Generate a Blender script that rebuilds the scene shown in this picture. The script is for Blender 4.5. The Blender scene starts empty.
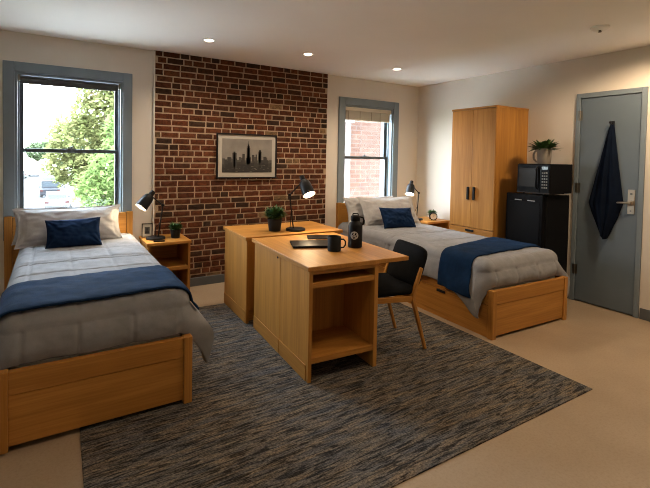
import bpy, bmesh, math, random
from mathutils import Vector, Matrix, noise
C = bpy.context.scene.collection
SC = bpy.context.scene
R = random.Random(7)
rad = math.radians

# ------------------------------------------------------------------ materials
def newmat(name):
    m = bpy.data.materials.new(name); m.use_nodes = True
    nt = m.node_tree
    return m, nt, nt.nodes['Principled BSDF']

def ramp(nt, fac, stops):
    r = nt.nodes.new('ShaderNodeValToRGB')
    els = r.color_ramp.elements
    while len(els) < len(stops): els.new(0.5)
    for e, (p, c) in zip(els, stops):
        e.position = p; e.color = (*c, 1)
    nt.links.new(fac, r.inputs[0]); return r.outputs[0]

def noise_tex(nt, scale=(1, 1, 1), s=5.0, detail=4, rough=0.5, dist=0.0, coord='Object'):
    tc = nt.nodes.new('ShaderNodeTexCoord'); mp = nt.nodes.new('ShaderNodeMapping')
    mp.inputs['Scale'].default_value = scale
    nt.links.new(tc.outputs[coord], mp.inputs['Vector'])
    n = nt.nodes.new('ShaderNodeTexNoise')
    n.inputs['Scale'].default_value = s; n.inputs['Detail'].default_value = detail
    n.inputs['Roughness'].default_value = rough; n.inputs['Distortion'].default_value = dist
    nt.links.new(mp.outputs[0], n.inputs['Vector']); return n

def bump(nt, b, height, strength=0.2, dist=0.01):
    bn = nt.nodes.new('ShaderNodeBump'); bn.inputs['Strength'].default_value = strength
    bn.inputs['Distance'].default_value = dist
    nt.links.new(height, bn.inputs['Height']); nt.links.new(bn.outputs[0], b.inputs['Normal'])

def mix(nt, fac, a, b, mode='MIX'):
    n = nt.nodes.new('ShaderNodeMix'); n.data_type = 'RGBA'; n.blend_type = mode
    for sock, v in ((n.inputs[0], fac), (n.inputs[6], a), (n.inputs[7], b)):
        if isinstance(v, (int, float)): sock.default_value = v
        elif isinstance(v, tuple): sock.default_value = (*v, 1)
        else: nt.links.new(v, sock)
    return n.outputs[2]

def plain(name, col, rough=0.5, metal=0.0, var=0.0, vs=6.0, bs=0.0, bscale=60.0, coat=0.0, spec=0.5):
    m, nt, b = newmat(name)
    b.inputs['Base Color'].default_value = (*col, 1); b.inputs['Roughness'].default_value = rough
    b.inputs['Metallic'].default_value = metal; b.inputs['Coat Weight'].default_value = coat
    b.inputs['Specular IOR Level'].default_value = spec
    if var:
        n = noise_tex(nt, s=vs, detail=5)
        lo = tuple(max(0, c * (1 - var)) for c in col); hi = tuple(min(1, c * (1 + var)) for c in col)
        nt.links.new(ramp(nt, n.outputs[0], [(0.3, lo), (0.7, hi)]), b.inputs['Base Color'])
    if bs:
        n2 = noise_tex(nt, s=bscale, detail=3); bump(nt, b, n2.outputs[0], bs, 0.004)
    return m

def wood(name, axis, dark=(0.36, 0.152, 0.026), light=(0.545, 0.258, 0.054)):
    m, nt, b = newmat(name)
    sc = [16, 16, 16]; sc[axis] = 0.9
    n = noise_tex(nt, tuple(sc), 1.0, 6, 0.55, 0.6)
    sc2 = [110, 110, 110]; sc2[axis] = 3.0
    n2 = noise_tex(nt, tuple(sc2), 1.0, 3, 0.6)
    c1 = ramp(nt, n.outputs[0], [(0.25, dark), (0.5, tuple((a + c) / 2 for a, c in zip(dark, light))), (0.75, light)])
    c2 = ramp(nt, n2.outputs[0], [(0.35, (0.72, 0.68, 0.62)), (0.6, (1, 1, 1))])
    nt.links.new(mix(nt, 0.55, c1, c2, 'MULTIPLY'), b.inputs['Base Color'])
    b.inputs['Roughness'].default_value = 0.48; b.inputs['Specular IOR Level'].default_value = 0.32
    bump(nt, b, n2.outputs[0], 0.08, 0.002)
    return m

def fabric(name, col, scale=420, var=0.12, rough=0.95, bs=0.25, sheen=0.0, spec=0.08):
    m, nt, b = newmat(name)
    n = noise_tex(nt, s=9, detail=6, rough=0.6)
    lo = tuple(c * (1 - var) for c in col); hi = tuple(min(1, c * (1 + var)) for c in col)
    c1 = ramp(nt, n.outputs[0], [(0.3, lo), (0.7, hi)])
    n2 = noise_tex(nt, (1, 1, 1), scale, 2, 0.6)
    c2 = ramp(nt, n2.outputs[0], [(0.3, (0.75, 0.75, 0.75)), (0.65, (1, 1, 1))])
    nt.links.new(mix(nt, 0.6, c1, c2, 'MULTIPLY'), b.inputs['Base Color'])
    b.inputs['Roughness'].default_value = rough; b.inputs['Sheen Weight'].default_value = sheen
    b.inputs['Specular IOR Level'].default_value = spec
    bump(nt, b, n2.outputs[0], bs, 0.002)
    return m

def emit(name, col, s):
    m, nt, b = newmat(name)
    b.inputs['Base Color'].default_value = (0.9, 0.88, 0.82, 1)
    b.inputs['Emission Color'].default_value = (*col, 1); b.inputs['Emission Strength'].default_value = s
    return m

WX, WY, WZ = wood('oak grain along x', 0), wood('oak grain along y', 1), wood('oak grain along z', 2)
M_WALL = plain('warm beige wall paint', (0.64, 0.585, 0.51), 0.9, var=0.03, vs=2.0, bs=0.12, bscale=160)
M_CEIL = plain('cream ceiling paint', (0.93, 0.90, 0.85), 0.92, var=0.02, vs=1.5, bs=0.1, bscale=120)
M_TRIM = plain('slate blue grey trim paint', (0.165, 0.205, 0.235), 0.5, var=0.06, vs=5)
M_SASH = plain('dark slate sash paint', (0.050, 0.062, 0.072), 0.45)
M_DOOR = plain('slate blue door paint', (0.115, 0.150, 0.182), 0.5, var=0.05, vs=3)
M_BASE = plain('grey baseboard vinyl', (0.088, 0.098, 0.105), 0.55)
M_BLACK = plain('matte black metal', (0.012, 0.012, 0.013), 0.42, spec=0.12)
M_BLACKG = plain('gloss black enamel', (0.005, 0.005, 0.006), 0.3, spec=0.07)
M_BLACKP = plain('black plastic', (0.006, 0.006, 0.007), 0.5, spec=0.08)
M_FRIDGE = plain('black textured fridge steel', (0.006, 0.006, 0.007), 0.4, bs=0.05, bscale=300, spec=0.10)
M_STEEL = plain('brushed nickel', (0.46, 0.385, 0.29), 0.36, 1.0)
M_BRASS = plain('antique hinge steel', (0.20, 0.18, 0.15), 0.4, 1.0)
M_WHITE = plain('white plastic', (0.78, 0.76, 0.72), 0.5)
M_CREAM = plain('cream mat board', (0.42, 0.39, 0.34), 0.9)
M_GREY1 = plain('photo grey sky', (0.20, 0.182, 0.160), 0.8, var=0.2, vs=7)
M_GREY2 = plain('photo dark grey', (0.024, 0.022, 0.020), 0.8)
M_GREY3 = plain('photo mid grey', (0.036, 0.033, 0.030), 0.8)
M_GREY4 = plain('photo soft grey', (0.066, 0.060, 0.054), 0.8)
M_COMF = fabric('grey cotton comforter', (0.262, 0.267, 0.285))
M_PILL = fabric('pale grey cotton pillowcase', (0.40, 0.40, 0.41))
M_NAVY = fabric('navy woven cushion', (0.007, 0.021, 0.062), 300, 0.2)
M_THROW = fabric('navy knitted throw', (0.007, 0.024, 0.066), 260, 0.25, bs=0.5)
M_TOWEL = fabric('navy terry towel', (0.004, 0.008, 0.019), 350, 0.2, bs=0.6)
M_MATT = fabric('white mattress ticking', (0.6, 0.6, 0.58))
M_SEAT = fabric('charcoal upholstery', (0.011, 0.012, 0.014), 500, 0.15, 0.9, spec=0.04)
M_POTB = plain('charcoal ceramic', (0.014, 0.015, 0.016), 0.6, bs=0.1, bscale=80, spec=0.15)
M_POTG = plain('stone grey ceramic', (0.30, 0.265, 0.225), 0.6, var=0.06, vs=12)
M_SOIL = plain('dark soil', (0.03, 0.02, 0.012), 0.95)
M_LEAF = plain('green leaf', (0.045, 0.115, 0.030), 0.55, var=0.4, vs=30)
M_LEAFD = plain('deep green leaf', (0.045, 0.105, 0.028), 0.5, var=0.35, vs=20)
M_BULB = emit('glowing lamp bulb', (1.0, 0.80, 0.55), 9)
M_SHIN = plain('white lamp shade lining', (0.85, 0.82, 0.76), 0.6)
M_LENS = emit('glowing downlight lens', (1.0, 0.86, 0.66), 14)
M_SHADE = plain('grey roller shade cloth', (0.07, 0.075, 0.08), 0.8)
M_BLIND = plain('cream blind slats', (0.50, 0.44, 0.34), 0.75, var=0.05, vs=8)
M_CORD = plain('blind ladder cord', (0.20, 0.17, 0.13), 0.8)

def m_glass():
    m, nt, b = newmat('clear window glass')
    nt.nodes.remove(b)
    t = nt.nodes.new('ShaderNodeBsdfTransparent'); t.inputs[0].default_value = (0.96, 0.975, 0.975, 1)
    g = nt.nodes.new('ShaderNodeBsdfGlossy'); g.inputs['Roughness'].default_value = 0.02
    mx = nt.nodes.new('ShaderNodeMixShader'); mx.inputs[0].default_value = 0.05
    nt.links.new(t.outputs[0], mx.inputs[1]); nt.links.new(g.outputs[0], mx.inputs[2])
    nt.links.new(mx.outputs[0], nt.nodes['Material Output'].inputs[0]); return m
M_GLASS = m_glass()

def m_floor():
    m, nt, b = newmat('speckled tan floor')
    n = noise_tex(nt, s=1.6, detail=6, rough=0.6)
    c1 = ramp(nt, n.outputs[0], [(0.3, (0.325, 0.245, 0.165)), (0.7, (0.40, 0.31, 0.216))])
    n2 = noise_tex(nt, s=75, detail=4, rough=0.7)
    c2 = ramp(nt, n2.outputs[0], [(0.32, (0.72, 0.68, 0.62)), (0.55, (1, 1, 1))])
    nt.links.new(mix(nt, 0.5, c1, c2, 'MULTIPLY'), b.inputs['Base Color'])
    n3 = noise_tex(nt, s=4, detail=5)
    r = nt.nodes.new('ShaderNodeMapRange'); r.inputs['To Min'].default_value = 0.34; r.inputs['To Max'].default_value = 0.5
    nt.links.new(n3.outputs[0], r.inputs[0]); nt.links.new(r.outputs[0], b.inputs['Roughness'])
    bump(nt, b, n2.outputs[0], 0.05, 0.002)
    return m
M_FLOOR = m_floor()

def m_rug():
    m, nt, b = newmat('striated charcoal rug pile')
    big = noise_tex(nt, (2.0, 12, 1), 1.7, 4, 0.6, 0.5)
    fine = noise_tex(nt, (5.5, 52, 1), 1.3, 4, 0.65, 1.0)
    tuft = noise_tex(nt, (75, 130, 1), 1.0, 2, 0.7)
    base = ramp(nt, big.outputs[0], [(0.38, (0.112, 0.118, 0.130)), (0.5, (0.136, 0.129, 0.120)), (0.62, (0.172, 0.146, 0.116))])
    streak = ramp(nt, fine.outputs[0], [(0.41, (0.17, 0.18, 0.20)), (0.49, (0.78, 0.78, 0.78)), (0.60, (1.4, 1.32, 1.2))])
    c = mix(nt, 0.9, base, streak, 'MULTIPLY')
    tf = ramp(nt, tuft.outputs[0], [(0.36, (0.30, 0.30, 0.32)), (0.64, (1.4, 1.36, 1.3))])
    nt.links.new(mix(nt, 0.75, c, tf, 'MULTIPLY'), b.inputs['Base Color'])
    b.inputs['Roughness'].default_value = 1.0; b.inputs['Specular IOR Level'].default_value = 0.08
    ad = nt.nodes.new('ShaderNodeMath'); ad.operation = 'ADD'
    nt.links.new(fine.outputs[0], ad.inputs[0]); nt.links.new(tuft.outputs[0], ad.inputs[1])
    bump(nt, b, ad.outputs[0], 0.8, 0.005)
    return m
M_RUG = m_rug()

def m_brick():
    m, nt, b = newmat('old red brick')
    at = nt.nodes.new('ShaderNodeAttribute'); at.attribute_name = 'brick_tint'
    n = noise_tex(nt, s=34, detail=6, rough=0.7)
    mott = ramp(nt, n.outputs[0], [(0.36, (0.38, 0.34, 0.32)), (0.52, (1, 1, 1)), (0.70, (1.5, 1.45, 1.4))])
    c = mix(nt, 0.8, at.outputs[0], mott, 'MULTIPLY')
    n3 = noise_tex(nt, s=15, detail=7, rough=0.75)
    lime = ramp(nt, n3.outputs[0], [(0.62, (0, 0, 0)), (0.74, (0.42, 0.42, 0.42))])
    c = mix(nt, lime, c, (0.26, 0.20, 0.145))
    nt.links.new(c, b.inputs['Base Color']); b.inputs['Roughness'].default_value = 0.92
    b.inputs['Specular IOR Level'].default_value = 0.2
    bump(nt, b, n.outputs[0], 0.5, 0.006); return m
M_BRICK = m_brick()
M_MORTAR = plain('tan lime mortar', (0.40, 0.295, 0.20), 0.95, var=0.2, vs=18, bs=0.6, bscale=90, spec=0.2)

def m_outbrick():
    m, nt, b = newmat('pale red facade brick')
    tc = nt.nodes.new('ShaderNodeTexCoord'); mp = nt.nodes.new('ShaderNodeMapping')
    mp.inputs['Rotation'].default_value = (rad(90), 0, 0)
    nt.links.new(tc.outputs['Object'], mp.inputs['Vector'])
    br = nt.nodes.new('ShaderNodeTexBrick')
    br.inputs['Scale'].default_value = 1.0; br.inputs['Brick Width'].default_value = 0.27; br.inputs['Row Height'].default_value = 0.092
    br.inputs['Mortar Size'].default_value = 0.011; br.inputs['Mortar Smooth'].default_value = 0.2
    br.inputs['Color1'].default_value = (0.064, 0.036, 0.029, 1); br.inputs['Color2'].default_value = (0.070, 0.046, 0.038, 1)
    br.inputs['Mortar'].default_value = (0.074, 0.062, 0.055, 1); br.inputs['Bias'].default_value = -0.1
    nt.links.new(mp.outputs[0], br.inputs['Vector'])
    n = noise_tex(nt, s=6, detail=5)
    mo = ramp(nt, n.outputs[0], [(0.35, (0.8, 0.8, 0.82)), (0.65, (1.1, 1.08, 1.05))])
    nt.links.new(mix(nt, 0.8, br.outputs[0], mo, 'MULTIPLY'), b.inputs['Base Color'])
    b.inputs['Roughness'].default_value = 0.9; b.inputs['Specular IOR Level'].default_value = 0.03
    bump(nt, b, br.outputs[1], -0.4, 0.01); return m
M_OUTB = m_outbrick()

# ------------------------------------------------------------------ mesh helpers
def BM(): return bmesh.new()

def box(bm, x0, x1, y0, y1, z0, z1, mi=0):
    vs = [bm.verts.new((x, y, z)) for z in (z0, z1) for y in (y0, y1) for x in (x0, x1)]
    for f in ((0, 2, 3, 1), (4, 5, 7, 6), (0, 1, 5, 4), (2, 6, 7, 3), (0, 4, 6, 2), (1, 3, 7, 5)):
        bm.faces.new([vs[i] for i in f]).material_index = mi
    return vs

def frame_from(d):
    d = Vector(d).normalized()
    a = Vector((0, 0, 1)) if abs(d.z) < 0.9 else Vector((1, 0, 0))
    u = d.cross(a).normalized(); v = d.cross(u).normalized()
    return d, u, v

def tube(bm, pts, r, n=10, cap=True, mi=0, sq=None):
    """sweep a circle (or a w x h rectangle when sq=(w,h)) along pts; r a number or one per point"""
    pts = [Vector(p) for p in pts]; rings = []
    prev_u = None
    for i, p in enumerate(pts):
        if i == 0: d = pts[1] - p
        elif i == len(pts) - 1: d = p - pts[i - 1]
        else: d = (pts[i + 1] - p).normalized() + (p - pts[i - 1]).normalized()
        d.normalize()
        if prev_u is None:
            d, u, v = frame_from(d)
        else:
            u = (prev_u - d * prev_u.dot(d)).normalized()
        v = d.cross(u).normalized(); prev_u = u
        rr = r[i] if isinstance(r, (list, tuple)) else r
        if sq:
            ring = [bm.verts.new(p + u * a * sq[0] * rr + v * c * sq[1] * rr) for a, c in ((-.5, -.5), (.5, -.5), (.5, .5), (-.5, .5))]
        else:
            ring = [bm.verts.new(p + u * math.cos(2 * math.pi * k / n) * rr + v * math.sin(2 * math.pi * k / n) * rr) for k in range(n)]
        rings.append(ring)
    m = len(rings[0])
    for a, c in zip(rings, rings[1:]):
        for k in range(m):
            bm.faces.new((a[k], a[(k + 1) % m], c[(k + 1) % m], c[k])).material_index = mi
    if cap:
        bm.faces.new(list(reversed(rings[0]))).material_index = mi
        bm.faces.new(rings[-1]).material_index = mi

def lathe(bm, prof, n=32, origin=(0, 0, 0), axis=(0, 0, 1), mi=0, cap0=True, cap1=True):
    """profile of (radius, height) about axis"""
    o = Vector(origin); d, u, v = frame_from(axis); rings = []
    for r, h in prof:
        rings.append([bm.verts.new(o + d * h + (u * math.cos(2 * math.pi * k / n) + v * math.sin(2 * math.pi * k / n)) * max(r, 1e-5)) for k in range(n)])
    for a, c in zip(rings, rings[1:]):
        for k in range(n):
            bm.faces.new((a[k], c[k], c[(k + 1) % n], a[(k + 1) % n])).material_index = mi
    if cap0: bm.faces.new(rings[0]).material_index = mi
    if cap1: bm.faces.new(list(reversed(rings[-1]))).material_index = mi

def prism(bm, poly, ax, a0, a1, mi=0):
    """polygon in the plane across axis ax ('x': (y,z), 'y': (x,z), 'z': (x,y)), extruded a0..a1"""
    def P(q, a):
        return {'x': (a, q[0], q[1]), 'y': (q[0], a, q[1]), 'z': (q[0], q[1], a)}[ax]
    A = [bm.verts.new(P(q, a0)) for q in poly]; B = [bm.verts.new(P(q, a1)) for q in poly]
    n = len(poly)
    for k in range(n): bm.faces.new((A[k], A[(k + 1) % n], B[(k + 1) % n], B[k])).material_index = mi
    bm.faces.new(list(reversed(A))).material_index = mi; bm.faces.new(B).material_index = mi

def obj(name, bm, mats, parent=None, smooth=False, bevel=0.0, loc=None, rotz=None, seg=2, angle=None):
    bmesh.ops.recalc_face_normals(bm, faces=bm.faces)
    me = bpy.data.meshes.new(name); bm.to_mesh(me); bm.free()
    for m in (mats if isinstance(mats, (list, tuple)) else [mats]): me.materials.append(m)
    o = bpy.data.objects.new(name, me); C.objects.link(o)
    if smooth:
        me.polygons.foreach_set('use_smooth', [True] * len(me.polygons))
        me.set_sharp_from_angle(angle=rad(angle or 40))
    if bevel:
        b = o.modifiers.new('bevel', 'BEVEL'); b.width = bevel; b.segments = seg; b.limit_method = 'ANGLE'; b.angle_limit = rad(50)
    if parent: o.parent = parent
    if loc is not None: o.location = loc
    if rotz is not None: o.rotation_euler = (0, 0, rotz)
    return o

def tag(o, label, cat, group=None, kind=None):
    o['label'] = label; o['category'] = cat
    if group: o['group'] = group
    if kind: o['kind'] = kind
    return o

def thing(name, label, cat, loc=(0, 0, 0), rotz=0.0, group=None):
    o = bpy.data.objects.new(name, None); C.objects.link(o)
    o.location = loc; o.rotation_euler = (0, 0, rotz)
    return tag(o, label, cat, group)

def struct(name, label, cat, bm=None, mats=None, **k):
    if bm is None:
        o = bpy.data.objects.new(name, None); C.objects.link(o)
    else: o = obj(name, bm, mats, **k)
    return tag(o, label, cat, None, 'structure')

def nz(p, s=1.0): return noise.noise(Vector(p) * s)

# ------------------------------------------------------------------ room
YB, XR, H = 4.659, 4.659, 2.505
XL, YF = -1.15, -1.7
T = 0.22
W1 = (-0.292, 0.600, 0.75, 2.152)     # openings: x0, x1, z0, z1
W2 = (3.322, 4.165, 0.75, 2.140)
DY0, DY1, DH = 1.835, 2.368, 2.085

b = BM(); box(b, XL - T, XR + T, YF - T, YB + T, -0.2, 0)
struct('floor', 'speckled tan hard floor around the rug', 'floor', b, M_FLOOR)
b = BM(); box(b, XL - T, XR + T, YF - T, YB + T, H, H + 0.2)
struct('ceiling', 'cream painted ceiling with recessed downlights', 'ceiling', b, M_CEIL)
b = BM()
xs = [XL - T, W1[0], W1[1], W2[0], W2[1], XR + T]
for i in range(5):
    if i == 1 or i == 3:
        w = W1 if i == 1 else W2
        box(b, xs[i], xs[i + 1], YB, YB + T, 0, w[2]); box(b, xs[i], xs[i + 1], YB, YB + T, w[3], H)
    else: box(b, xs[i], xs[i + 1], YB, YB + T, 0, H)
struct('wall_back', 'beige wall with the two windows', 'wall', b, M_WALL)
b = BM()
box(b, XR, XR + T, YF, DY0 - 0.02, 0, H); box(b, XR, XR + T, DY1 + 0.02, YB, 0, H); box(b, XR, XR + T, DY0 - 0.02, DY1 + 0.02, DH + 0.02, H)
struct('wall_right', 'beige wall with the slate blue door', 'wall', b, M_WALL)
b = BM(); box(b, XL - T, XL, YF, YB, 0, H)
struct('wall_left', 'beige side wall', 'wall', b, M_WALL)
b = BM(); box(b, XL - T, XR + T, YF - T, YF, 0, H)
struct('wall_front', 'beige wall behind the viewpoint', 'wall', b, M_WALL)

# brick accent wall: every brick is modelled, one surface
BX0, BX1, BD = 0.906, 3.032, 0.022
b = BM(); box(b, BX0, BX1, YB - BD + 0.0035, YB, 0.0, H)
for f in b.faces: f.material_index = 1
tint = b.loops.layers.float_color.new('brick_tint')
course, zc, row = 0.0645, 0.004, 0
PAL = [(0.125, 0.044, 0.025), (0.140, 0.050, 0.027), (0.105, 0.038, 0.023), (0.150, 0.058, 0.032), (0.075, 0.033, 0.023), (0.120, 0.052, 0.033), (0.120, 0.041, 0.022), (0.052, 0.030, 0.024)]
while zc < H - 0.02:
    x = BX0 - (0.0 if row % 2 == 0 else 0.105) + R.uniform(-0.02, 0.02)
    ztop = min(zc + course - 0.0138 + R.uniform(-0.0025, 0.0025), H - 0.002)
    header_row = (row % 6 == 3)
    while x < BX1:
        L = (0.098 if header_row and R.random() < 0.6 else R.choice([0.18, 0.175, 0.19, 0.17, 0.185, 0.095, 0.1, 0.135]))
        x0, x1 = max(x, BX0 + 0.003), min(x + L - 0.0142, BX1 - 0.002)
        if x1 - x0 > 0.025:
            d = R.uniform(0.001, 0.005); c = R.choice(PAL); k = R.uniform(0.75, 1.2)
            if R.random() < 0.03: c = (0.22, 0.16, 0.11)
            k *= 0.80; c = (c[0] * k, c[1] * k * 0.85, c[2] * k * 0.62, 1)
            j = lambda s=0.0012: R.uniform(-s, s)
            nx, nzz = max(2, int((x1 - x0) / 0.04) + 1), 3
            y = YB - BD - d
            grid = []
            for iz in range(nzz):
                rowv = []
                for ix in range(nx):
                    fx, fz = ix / (nx - 1), iz / (nzz - 1)
                    edge = (ix in (0, nx - 1)) or (iz in (0, nzz - 1))
                    rowv.append(b.verts.new((x0 + (x1 - x0) * fx + (j() if edge else 0), y + (0.0022 + j(0.001) if edge else j(0.001)), zc + (ztop - zc) * fz + (j(0.0014) if edge else 0))))
                grid.append(rowv)
            fs = []
            for iz in range(nzz - 1):
                for ix in range(nx - 1): fs.append(b.faces.new((grid[iz][ix], grid[iz][ix + 1], grid[iz + 1][ix + 1], grid[iz + 1][ix])))
            loop = [grid[0][i] for i in range(nx)] + [grid[i][nx - 1] for i in range(1, nzz)] + [grid[nzz - 1][i] for i in range(nx - 2, -1, -1)] + [grid[i][0] for i in range(nzz - 2, 0, -1)]
            back = [b.verts.new((v.co.x, YB - 0.004, v.co.z)) for v in loop]
            for i in range(len(loop)): fs.append(b.faces.new((loop[i], back[i], back[(i + 1) % len(loop)], loop[(i + 1) % len(loop)])))
            for f in fs:
                for l in f.loops: l[tint] = c
        x += L
    zc += course; row += 1
struct('wall_brick', 'exposed old red brick panel between the two windows', 'wall', b, [M_BRICK, M_MORTAR])
b = BM(); box(b, BX0 - 0.014, BX0, YB - 0.026, YB, 0, H)
struct('trim_1', 'narrow pale edge strip beside the brick', 'trim', b, M_WALL)

# baseboards
b = BM(); box(b, XL, BX0 - 0.014, YB - 0.014, YB, 0, 0.095); box(b, BX1, XR, YB - 0.014, YB, 0, 0.095)
box(b, BX0, BX1, YB - BD - 0.020, YB - BD + 0.002, 0, 0.092)
struct('baseboard_back', 'grey baseboard along the brick and window wall', 'baseboard', b, M_BASE, bevel=0.004)
b = BM(); box(b, XR - 0.014, XR, YF, DY0 - 0.05, 0, 0.10); box(b, XR - 0.014, XR, DY1 + 0.05, YB, 0, 0.10)
struct('baseboard_right', 'grey baseboard along the door wall', 'baseboard', b, M_BASE, bevel=0.004)

# windows: double hung, slate blue casing, dark sashes
def window(name, label, w, zc, cw):
    x0, x1, z0, z1 = w
    root = struct(name, label, 'window')
    b = BM()
    y0, y1 = YB - 0.022, YB + 0.004
    box(b, x0 - cw, x0, y0, y1, z0 - 0.02, z1 + cw); box(b, x1, x1 + cw, y0, y1, z0 - 0.02, z1 + cw); box(b, x0, x1, y0, y1, z1, z1 + cw)
    box(b, x0 - cw, x1 + cw, y0, y1, z0 - 0.11, z0 - 0.02)
    obj('casing', b, M_TRIM, root, bevel=0.004)
    b = BM(); t = 0.018
    box(b, x0 - 0.002, x0 + t, YB, YB + T + 0.01, z0, z1); box(b, x1 - t, x1 + 0.002, YB, YB + T + 0.01, z0, z1)
    box(b, x0 + t, x1 - t, YB, YB + T + 0.01, z1 - t, z1 + 0.002)
    for xa, xb in ((x0 + t, x0 + t + 0.014), (x1 - t - 0.014, x1 - t)): box(b, xa, xb, YB + 0.062, YB + 0.074, z0, z1 - t)
    obj('jamb', b, M_TRIM, root, bevel=0.002)
    b = BM(); box(b, x0, x1, YB - 0.012, YB + T, z0 - 0.025, z0 + 0.002)
    obj('stool', b, M_TRIM, root, bevel=0.005)
    s = 0.042
    for nm, ya, za, zb in (('upper_sash', YB + 0.112, zc - 0.018, z1 - t), ('lower_sash', YB + 0.076, z0, zc + 0.018)):
        b = BM(); xa, xb, yb = x0 + t, x1 - t, ya + 0.034
        box(b, xa, xa + s, ya, yb, za, zb); box(b, xb - s, xb, ya, yb, za, zb)
        box(b, xa + s, xb - s, ya, yb, zb - 0.036, zb); box(b, xa + s, xb - s, ya, yb, za, za + 0.036)
        so = obj('sash', b, M_SASH, root, bevel=0.003)
        b = BM(); box(b, xa + s - 0.004, xb - s + 0.004, ya + 0.015, ya + 0.019, za + 0.03, zb - 0.03)
        obj('pane', b, M_GLASS, so)
    b = BM(); xm = (x0 + x1) / 2
    box(b, xm - 0.035, xm + 0.035, YB + 0.078, YB + 0.105, zc + 0.018, zc + 0.026); lathe(b, [(0.013, 0), (0.013, 0.014), (0.006, 0.018)], 12, (xm, YB + 0.09, zc + 0.026))
    box(b, xm - 0.03, xm + 0.005, YB + 0.082, YB + 0.092, zc + 0.032, zc + 0.042)
    obj('sash_lock', b, M_SASH, root)
    return root
window('window_1', 'double-hung window looking onto the tree-lined street', W1, 1.452, 0.088)
window('window_2', 'double-hung window facing the neighbouring brick wall', W2, 1.442, 0.098)

rs = thing('roller_shade', 'dark roller shade rolled up at the top of the street window', 'window shade', (W1[0] + 0.02, YB + 0.038, W1[3] - 0.045))
wd = W1[1] - W1[0] - 0.04
b = BM(); lathe(b, [(0.021, 0.02), (0.021, wd - 0.02)], 20, (0, 0, 0), (1, 0, 0)); obj('roll', b, M_SHADE, rs, smooth=True)
b = BM(); box(b, 0.02, wd - 0.02, -0.016, -0.008, -0.052, -0.005); obj('hem_bar', b, M_SHADE, rs, bevel=0.003)
for xx in (0.0, wd - 0.016):
    b = BM(); box(b, xx, xx + 0.016, -0.024, 0.024, -0.028, 0.026); obj('bracket', b, M_BRASS, rs, bevel=0.002)

vb = thing('window_blind', 'cream slatted blind raised to the top of the brick-view window', 'window blind', (W2[0] + 0.022, YB + 0.034, W2[3] - 0.02))
wd = W2[1] - W2[0] - 0.044
b = BM(); box(b, 0, wd, -0.026, 0.026, -0.052, -0.001); obj('headrail', b, M_BLIND, vb, bevel=0.003)
b = BM()
for k in range(15): box(b, 0.005, wd - 0.005 - 0.02, -0.024, 0.024, -0.060 - k * 0.0066, -0.0562 - k * 0.0066)
box(b, 0.005, wd - 0.025, -0.024, 0.024, -0.172, -0.156)
obj('slats', b, M_BLIND, vb)
for fx in (0.06, 0.30, 0.55, 0.74):
    b = BM(); box(b, wd * fx, wd * fx + 0.006, -0.0275, -0.0255, -0.168, -0.052); obj('ladder_cord', b, M_CORD, vb)

# door in the side wall
dr = struct('door_1', 'slate blue flush door in a slate blue frame', 'door')
b = BM(); xf = XR - 0.018
for ya, yb, za, zb in ((DY1, DY1 + 0.040, 0, DH + 0.048), (DY0 - 0.042, DY0, 0, DH + 0.048), (DY0, DY1, DH, DH + 0.048)): box(b, xf, XR + 0.12, ya, yb, za, zb)
box(b, XR + 0.052, XR + 0.08, DY0, DY0 + 0.012, 0, DH); box(b, XR + 0.052, XR + 0.08, DY1 - 0.012, DY1, 0, DH); box(b, XR + 0.052, XR + 0.08, DY0, DY1, DH - 0.012, DH)
obj('frame', b, M_TRIM, dr, bevel=0.003)
b = BM(); box(b, XR - 0.004, XR + 0.042, DY0 + 0.004, DY1 - 0.005, 0.012, DH - 0.005); obj('leaf', b, M_DOOR, dr, bevel=0.002)
b = BM(); box(b, XR + 0.09, XR + 0.13, DY0 - 0.04, DY1 + 0.04, 0, DH + 0.04); obj('back_board', b, M_BLACKP, dr)
for z in (1.86, 1.12, 0.28):
    b = BM(); lathe(b, [(0.008, 0), (0.008, 0.10)], 10, (XR - 0.012, DY1 + 0.002, z)); box(b, XR - 0.0065, XR - 0.003, DY1 - 0.022, DY1 - 0.005, z, z + 0.10); box(b, XR - 0.0195, XR - 0.0165, DY1 + 0.004, DY1 + 0.022, z, z + 0.1)
    obj('hinge', b, M_BRASS, dr, smooth=True)
b = BM(); yh = 1.888
box(b, XR - 0.013, XR - 0.004, yh - 0.030, yh + 0.030, 0.955, 1.185); hp = obj('handle_plate', b, M_STEEL, dr, bevel=0.004); hp['label'] = 'brushed metal lever handle plate'
b = BM(); lathe(b, [(0.026, 0), (0.026, 0.012), (0.013, 0.016), (0.011, 0.05)], 20, (XR - 0.013, yh, 1.06), (-1, 0, 0))
tube(b, [(XR - 0.056, yh - 0.012, 1.06), (XR - 0.058, yh + 0.03, 1.062), (XR - 0.056, yh + 0.08, 1.058), (XR - 0.052, yh + 0.118, 1.054)], [0.012, 0.011, 0.009, 0.008], 12)
obj('lever', b, M_STEEL, hp, smooth=True)
b = BM(); lathe(b, [(0.010, 0), (0.010, 0.006)], 14, (XR - 0.013, yh, 1.145), (-1, 0, 0)); lathe(b, [(0.007, 0), (0.007, 0.004)], 12, (XR - 0.013, yh, 0.985), (-1, 0, 0)); obj('keyhole_rose', b, M_BRASS, hp, smooth=True)
b = BM(); box(b, XR - 0.012, XR - 0.004, 2.054, 2.080, 1.765, 1.835)
tube(b, [(XR - 0.01, 2.067, 1.80), (XR - 0.04, 2.067, 1.80), (XR - 0.055, 2.067, 1.815)], 0.006, 8); lathe(b, [(0.010, -0.008), (0.015, 0), (0.010, 0.008)], 12, (XR - 0.056, 2.067, 1.822), (-0.7, 0, 0.7))
tube(b, [(XR - 0.01, 2.067, 1.785), (XR - 0.03, 2.067, 1.772), (XR - 0.036, 2.067, 1.785)], 0.005, 8)
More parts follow.
